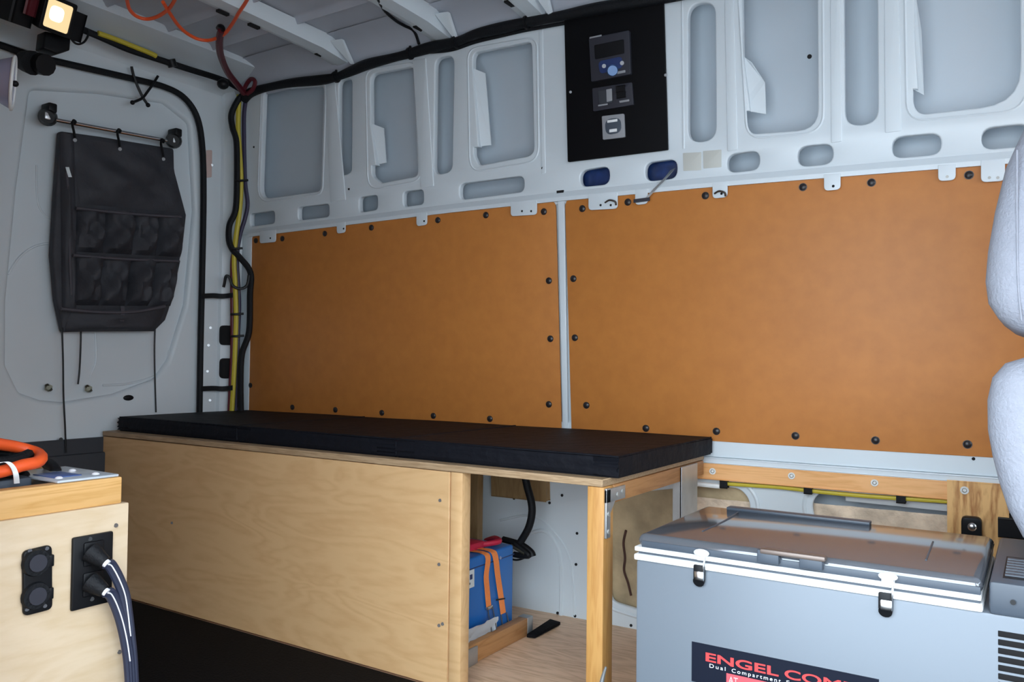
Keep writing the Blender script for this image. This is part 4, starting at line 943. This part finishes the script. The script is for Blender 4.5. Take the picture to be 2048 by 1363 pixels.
# two plugs and their cords
CO = XP(XC+.035)
for i, (q, e, path) in enumerate([((181, 1103), (214, 1127), [(222, 1131), (236, 1156), (248, 1188), (254, 1226), (259, 1270), (264, 1320), (267, 1380)]), ((181, 1163), (213, 1184), [(221, 1187), (232, 1208), (243, 1240), (252, 1280), (258, 1320), (262, 1380)])]):
    pg = thing('power_plug', 'black plug and navy cord in the %s socket of the wall outlet' % ('upper' if i == 0 else 'lower'), 'plug', CP2.p(*q, .01), 'plugs in the outlet')
    p0_ = CP2.p(*q, .011); p1_ = CO.p(*e, 0); d = (p1_-p0_)
    b = B(); tube(b, [p0_, p0_+d*.45, p1_-d*.12], lambda t: .017-.007*t, 10, smooth=False); obj('plug_body', b, 'rubber', pg)
    obj('white_ferrule', cyl(B(), p1_-d*.10, p1_+d*.06, .0066, 12), 'silver', pg)
    P = [p1_] + CO.ps(path, 0)
    for s_, nm in ((-.0045, 'cord'), (.0045, 'cord')):
        obj(nm, tube(B(), [p+Vector((0, s_, s_*.5)) for p in P], .0048, 8), 'cable', pg)
    obj('cord_stripe', tube(B(), [p+Vector((.004, -.0005, 0)) for p in P[:6]], .0011, 6), 'silver', pg)

# things on the cabinet top
tz = ct-.012
TPz = ZP(tz)
eo = thing('extension_cord', 'fat orange extension cord looped on top of the left cabinet', 'extension cord', ZP(ct).p(30, 930))
def oz2(x, y, z): return ZP(z).p(x, y)
CPx = XP(-1.36)
obj('cord_loop', tube(B(), [CPx.p(-60, 878, -.04), CPx.p(0, 888, -.05), CPx.p(30, 893, -.055), CPx.p(58, 900, -.05), CPx.p(78, 908, -.03), CPx.p(82, 917, 0), CPx.p(70, 925, .015), CPx.p(45, 930, .02), CPx.p(20, 938, .02), CPx.p(-10, 945, .02), CPx.p(-60, 950, .02)], .0098, 10), 'orange', eo)
zt_ = thing('zip_tie_loop', 'white zip tie looped around the orange extension cord', 'zip tie', CPx.p(28, 960))
obj('tie_band', ribbon(B(), [CPx.p(-8, 926, .034), CPx.p(12, 923, .034), CPx.p(24, 932, .036), CPx.p(31, 948, .036), XP(XC-.015).p(33, 966)], Vector((0, .0075, 0)), .0018, (1, 0, 0)), 'tie', zt_)
dk = thing('black_cable_coil', 'coil of black cable lying under the orange cord on the cabinet', 'cable coil', CPx.p(40, 950))
for k, (r_, h_) in enumerate([(.05, .012), (.045, .030), (.052, .048)]):
    c = Vector((-1.40, .60, tz+h_)); obj('cable_turn', tube(B(), [c+Vector((math.cos(a*.3927)*r_*1.0, math.sin(a*.3927)*r_*1.9, .003*math.sin(a*2+k))) for a in range(16)], .009, 8, closed=True), 'rubber', dk)
bg_ = thing('tool_pouch', 'dark crumpled tool pouch on the cabinet behind the orange cord', 'pouch', (-1.62, .70, tz))
b = B(); r = bmesh.ops.create_icosphere(b, subdivisions=3, radius=1)
rnd = random.Random(5)
for v in b.verts: 
    k = 1+.10*math.sin(v.co.x*5+v.co.y*3)+rnd.uniform(-.03, .03)
    v.co = Vector((-1.62+v.co.x*.11*k, .66+v.co.y*.10*k, max(tz, tz+.030+v.co.z*.035*k)))
obj('pouch_body', b, 'cloth', bg_)
obj('pouch_flap', tube(B(), [(-1.53, .60, tz+.05), (-1.52, .68, tz+.058), (-1.54, .74, tz+.04)], .010, 8), 'piping', bg_)
nb = thing('tool_end', 'dark cylindrical tool end standing behind the clear packet on the cabinet', 'tool', TPz.p(114, 948))
c = XP(-1.40).p(112, 944); obj('tool_barrel', tube(B(), [Vector((c.x, c.y, tz+.012)), Vector((c.x-.02, c.y+.006, tz+.020)), Vector((c.x-.05, c.y+.01, tz+.026))], .010, 10), 'black', nb)
obj('tool_tip', tube(B(), [Vector((c.x-.05, c.y+.01, tz+.026)), Vector((c.x-.07, c.y+.014, tz+.028))], .007, 8), 'black', nb)
pc = thing('blister_packet', 'clear blister packet with a blue card lying on the cabinet corner', 'packet', TPz.p(165, 950))
Q = [TPz.p(118, 953), TPz.p(236, 950), TPz.p(150, 934), TPz.p(128, 934)]
ctr = (XC-.10, .745)
obj('packet_sheet', box(B(), XC-.17, XC-.006, .69, cyt-.004, ct+.0005, ct+.005, .002), 'packet', pc)
obj('blue_card', box(B(), XC-.10, XC-.035, .70, .745, ct+.005, ct+.0065, .0007), 'packetblue', pc)
for dx, dy in [(-.03, .705), (-.10, .765), (-.03, .765), (-.145, .755)]:
    obj('packet_blister', sph(B(), (XC+dx, dy, ct+.005), .006, (1, 1, .6)), 'silver', pc)
wc = thing('wood_offcut', 'small pale wood offcut at the back of the cabinet top', 'offcut', (XC-.20, .735, tz))
obj('offcut', box(B(), XC-.23, XC-.185, .71, .75, tz, tz+.028, .003), 'maple', wc)
gr = thing('grey_sleeve', 'flat grey tool sleeve under the orange cord on the cabinet', 'sleeve', (-1.38, .67, tz))
obj('sleeve', prism(B(), [(-1.46, .60, tz+.001), (-1.34, .62, tz+.001), (-1.35, .685, tz+.001), (-1.45, .69, tz+.001)], (0, 0, .018), .005), 'fridgelow', gr)
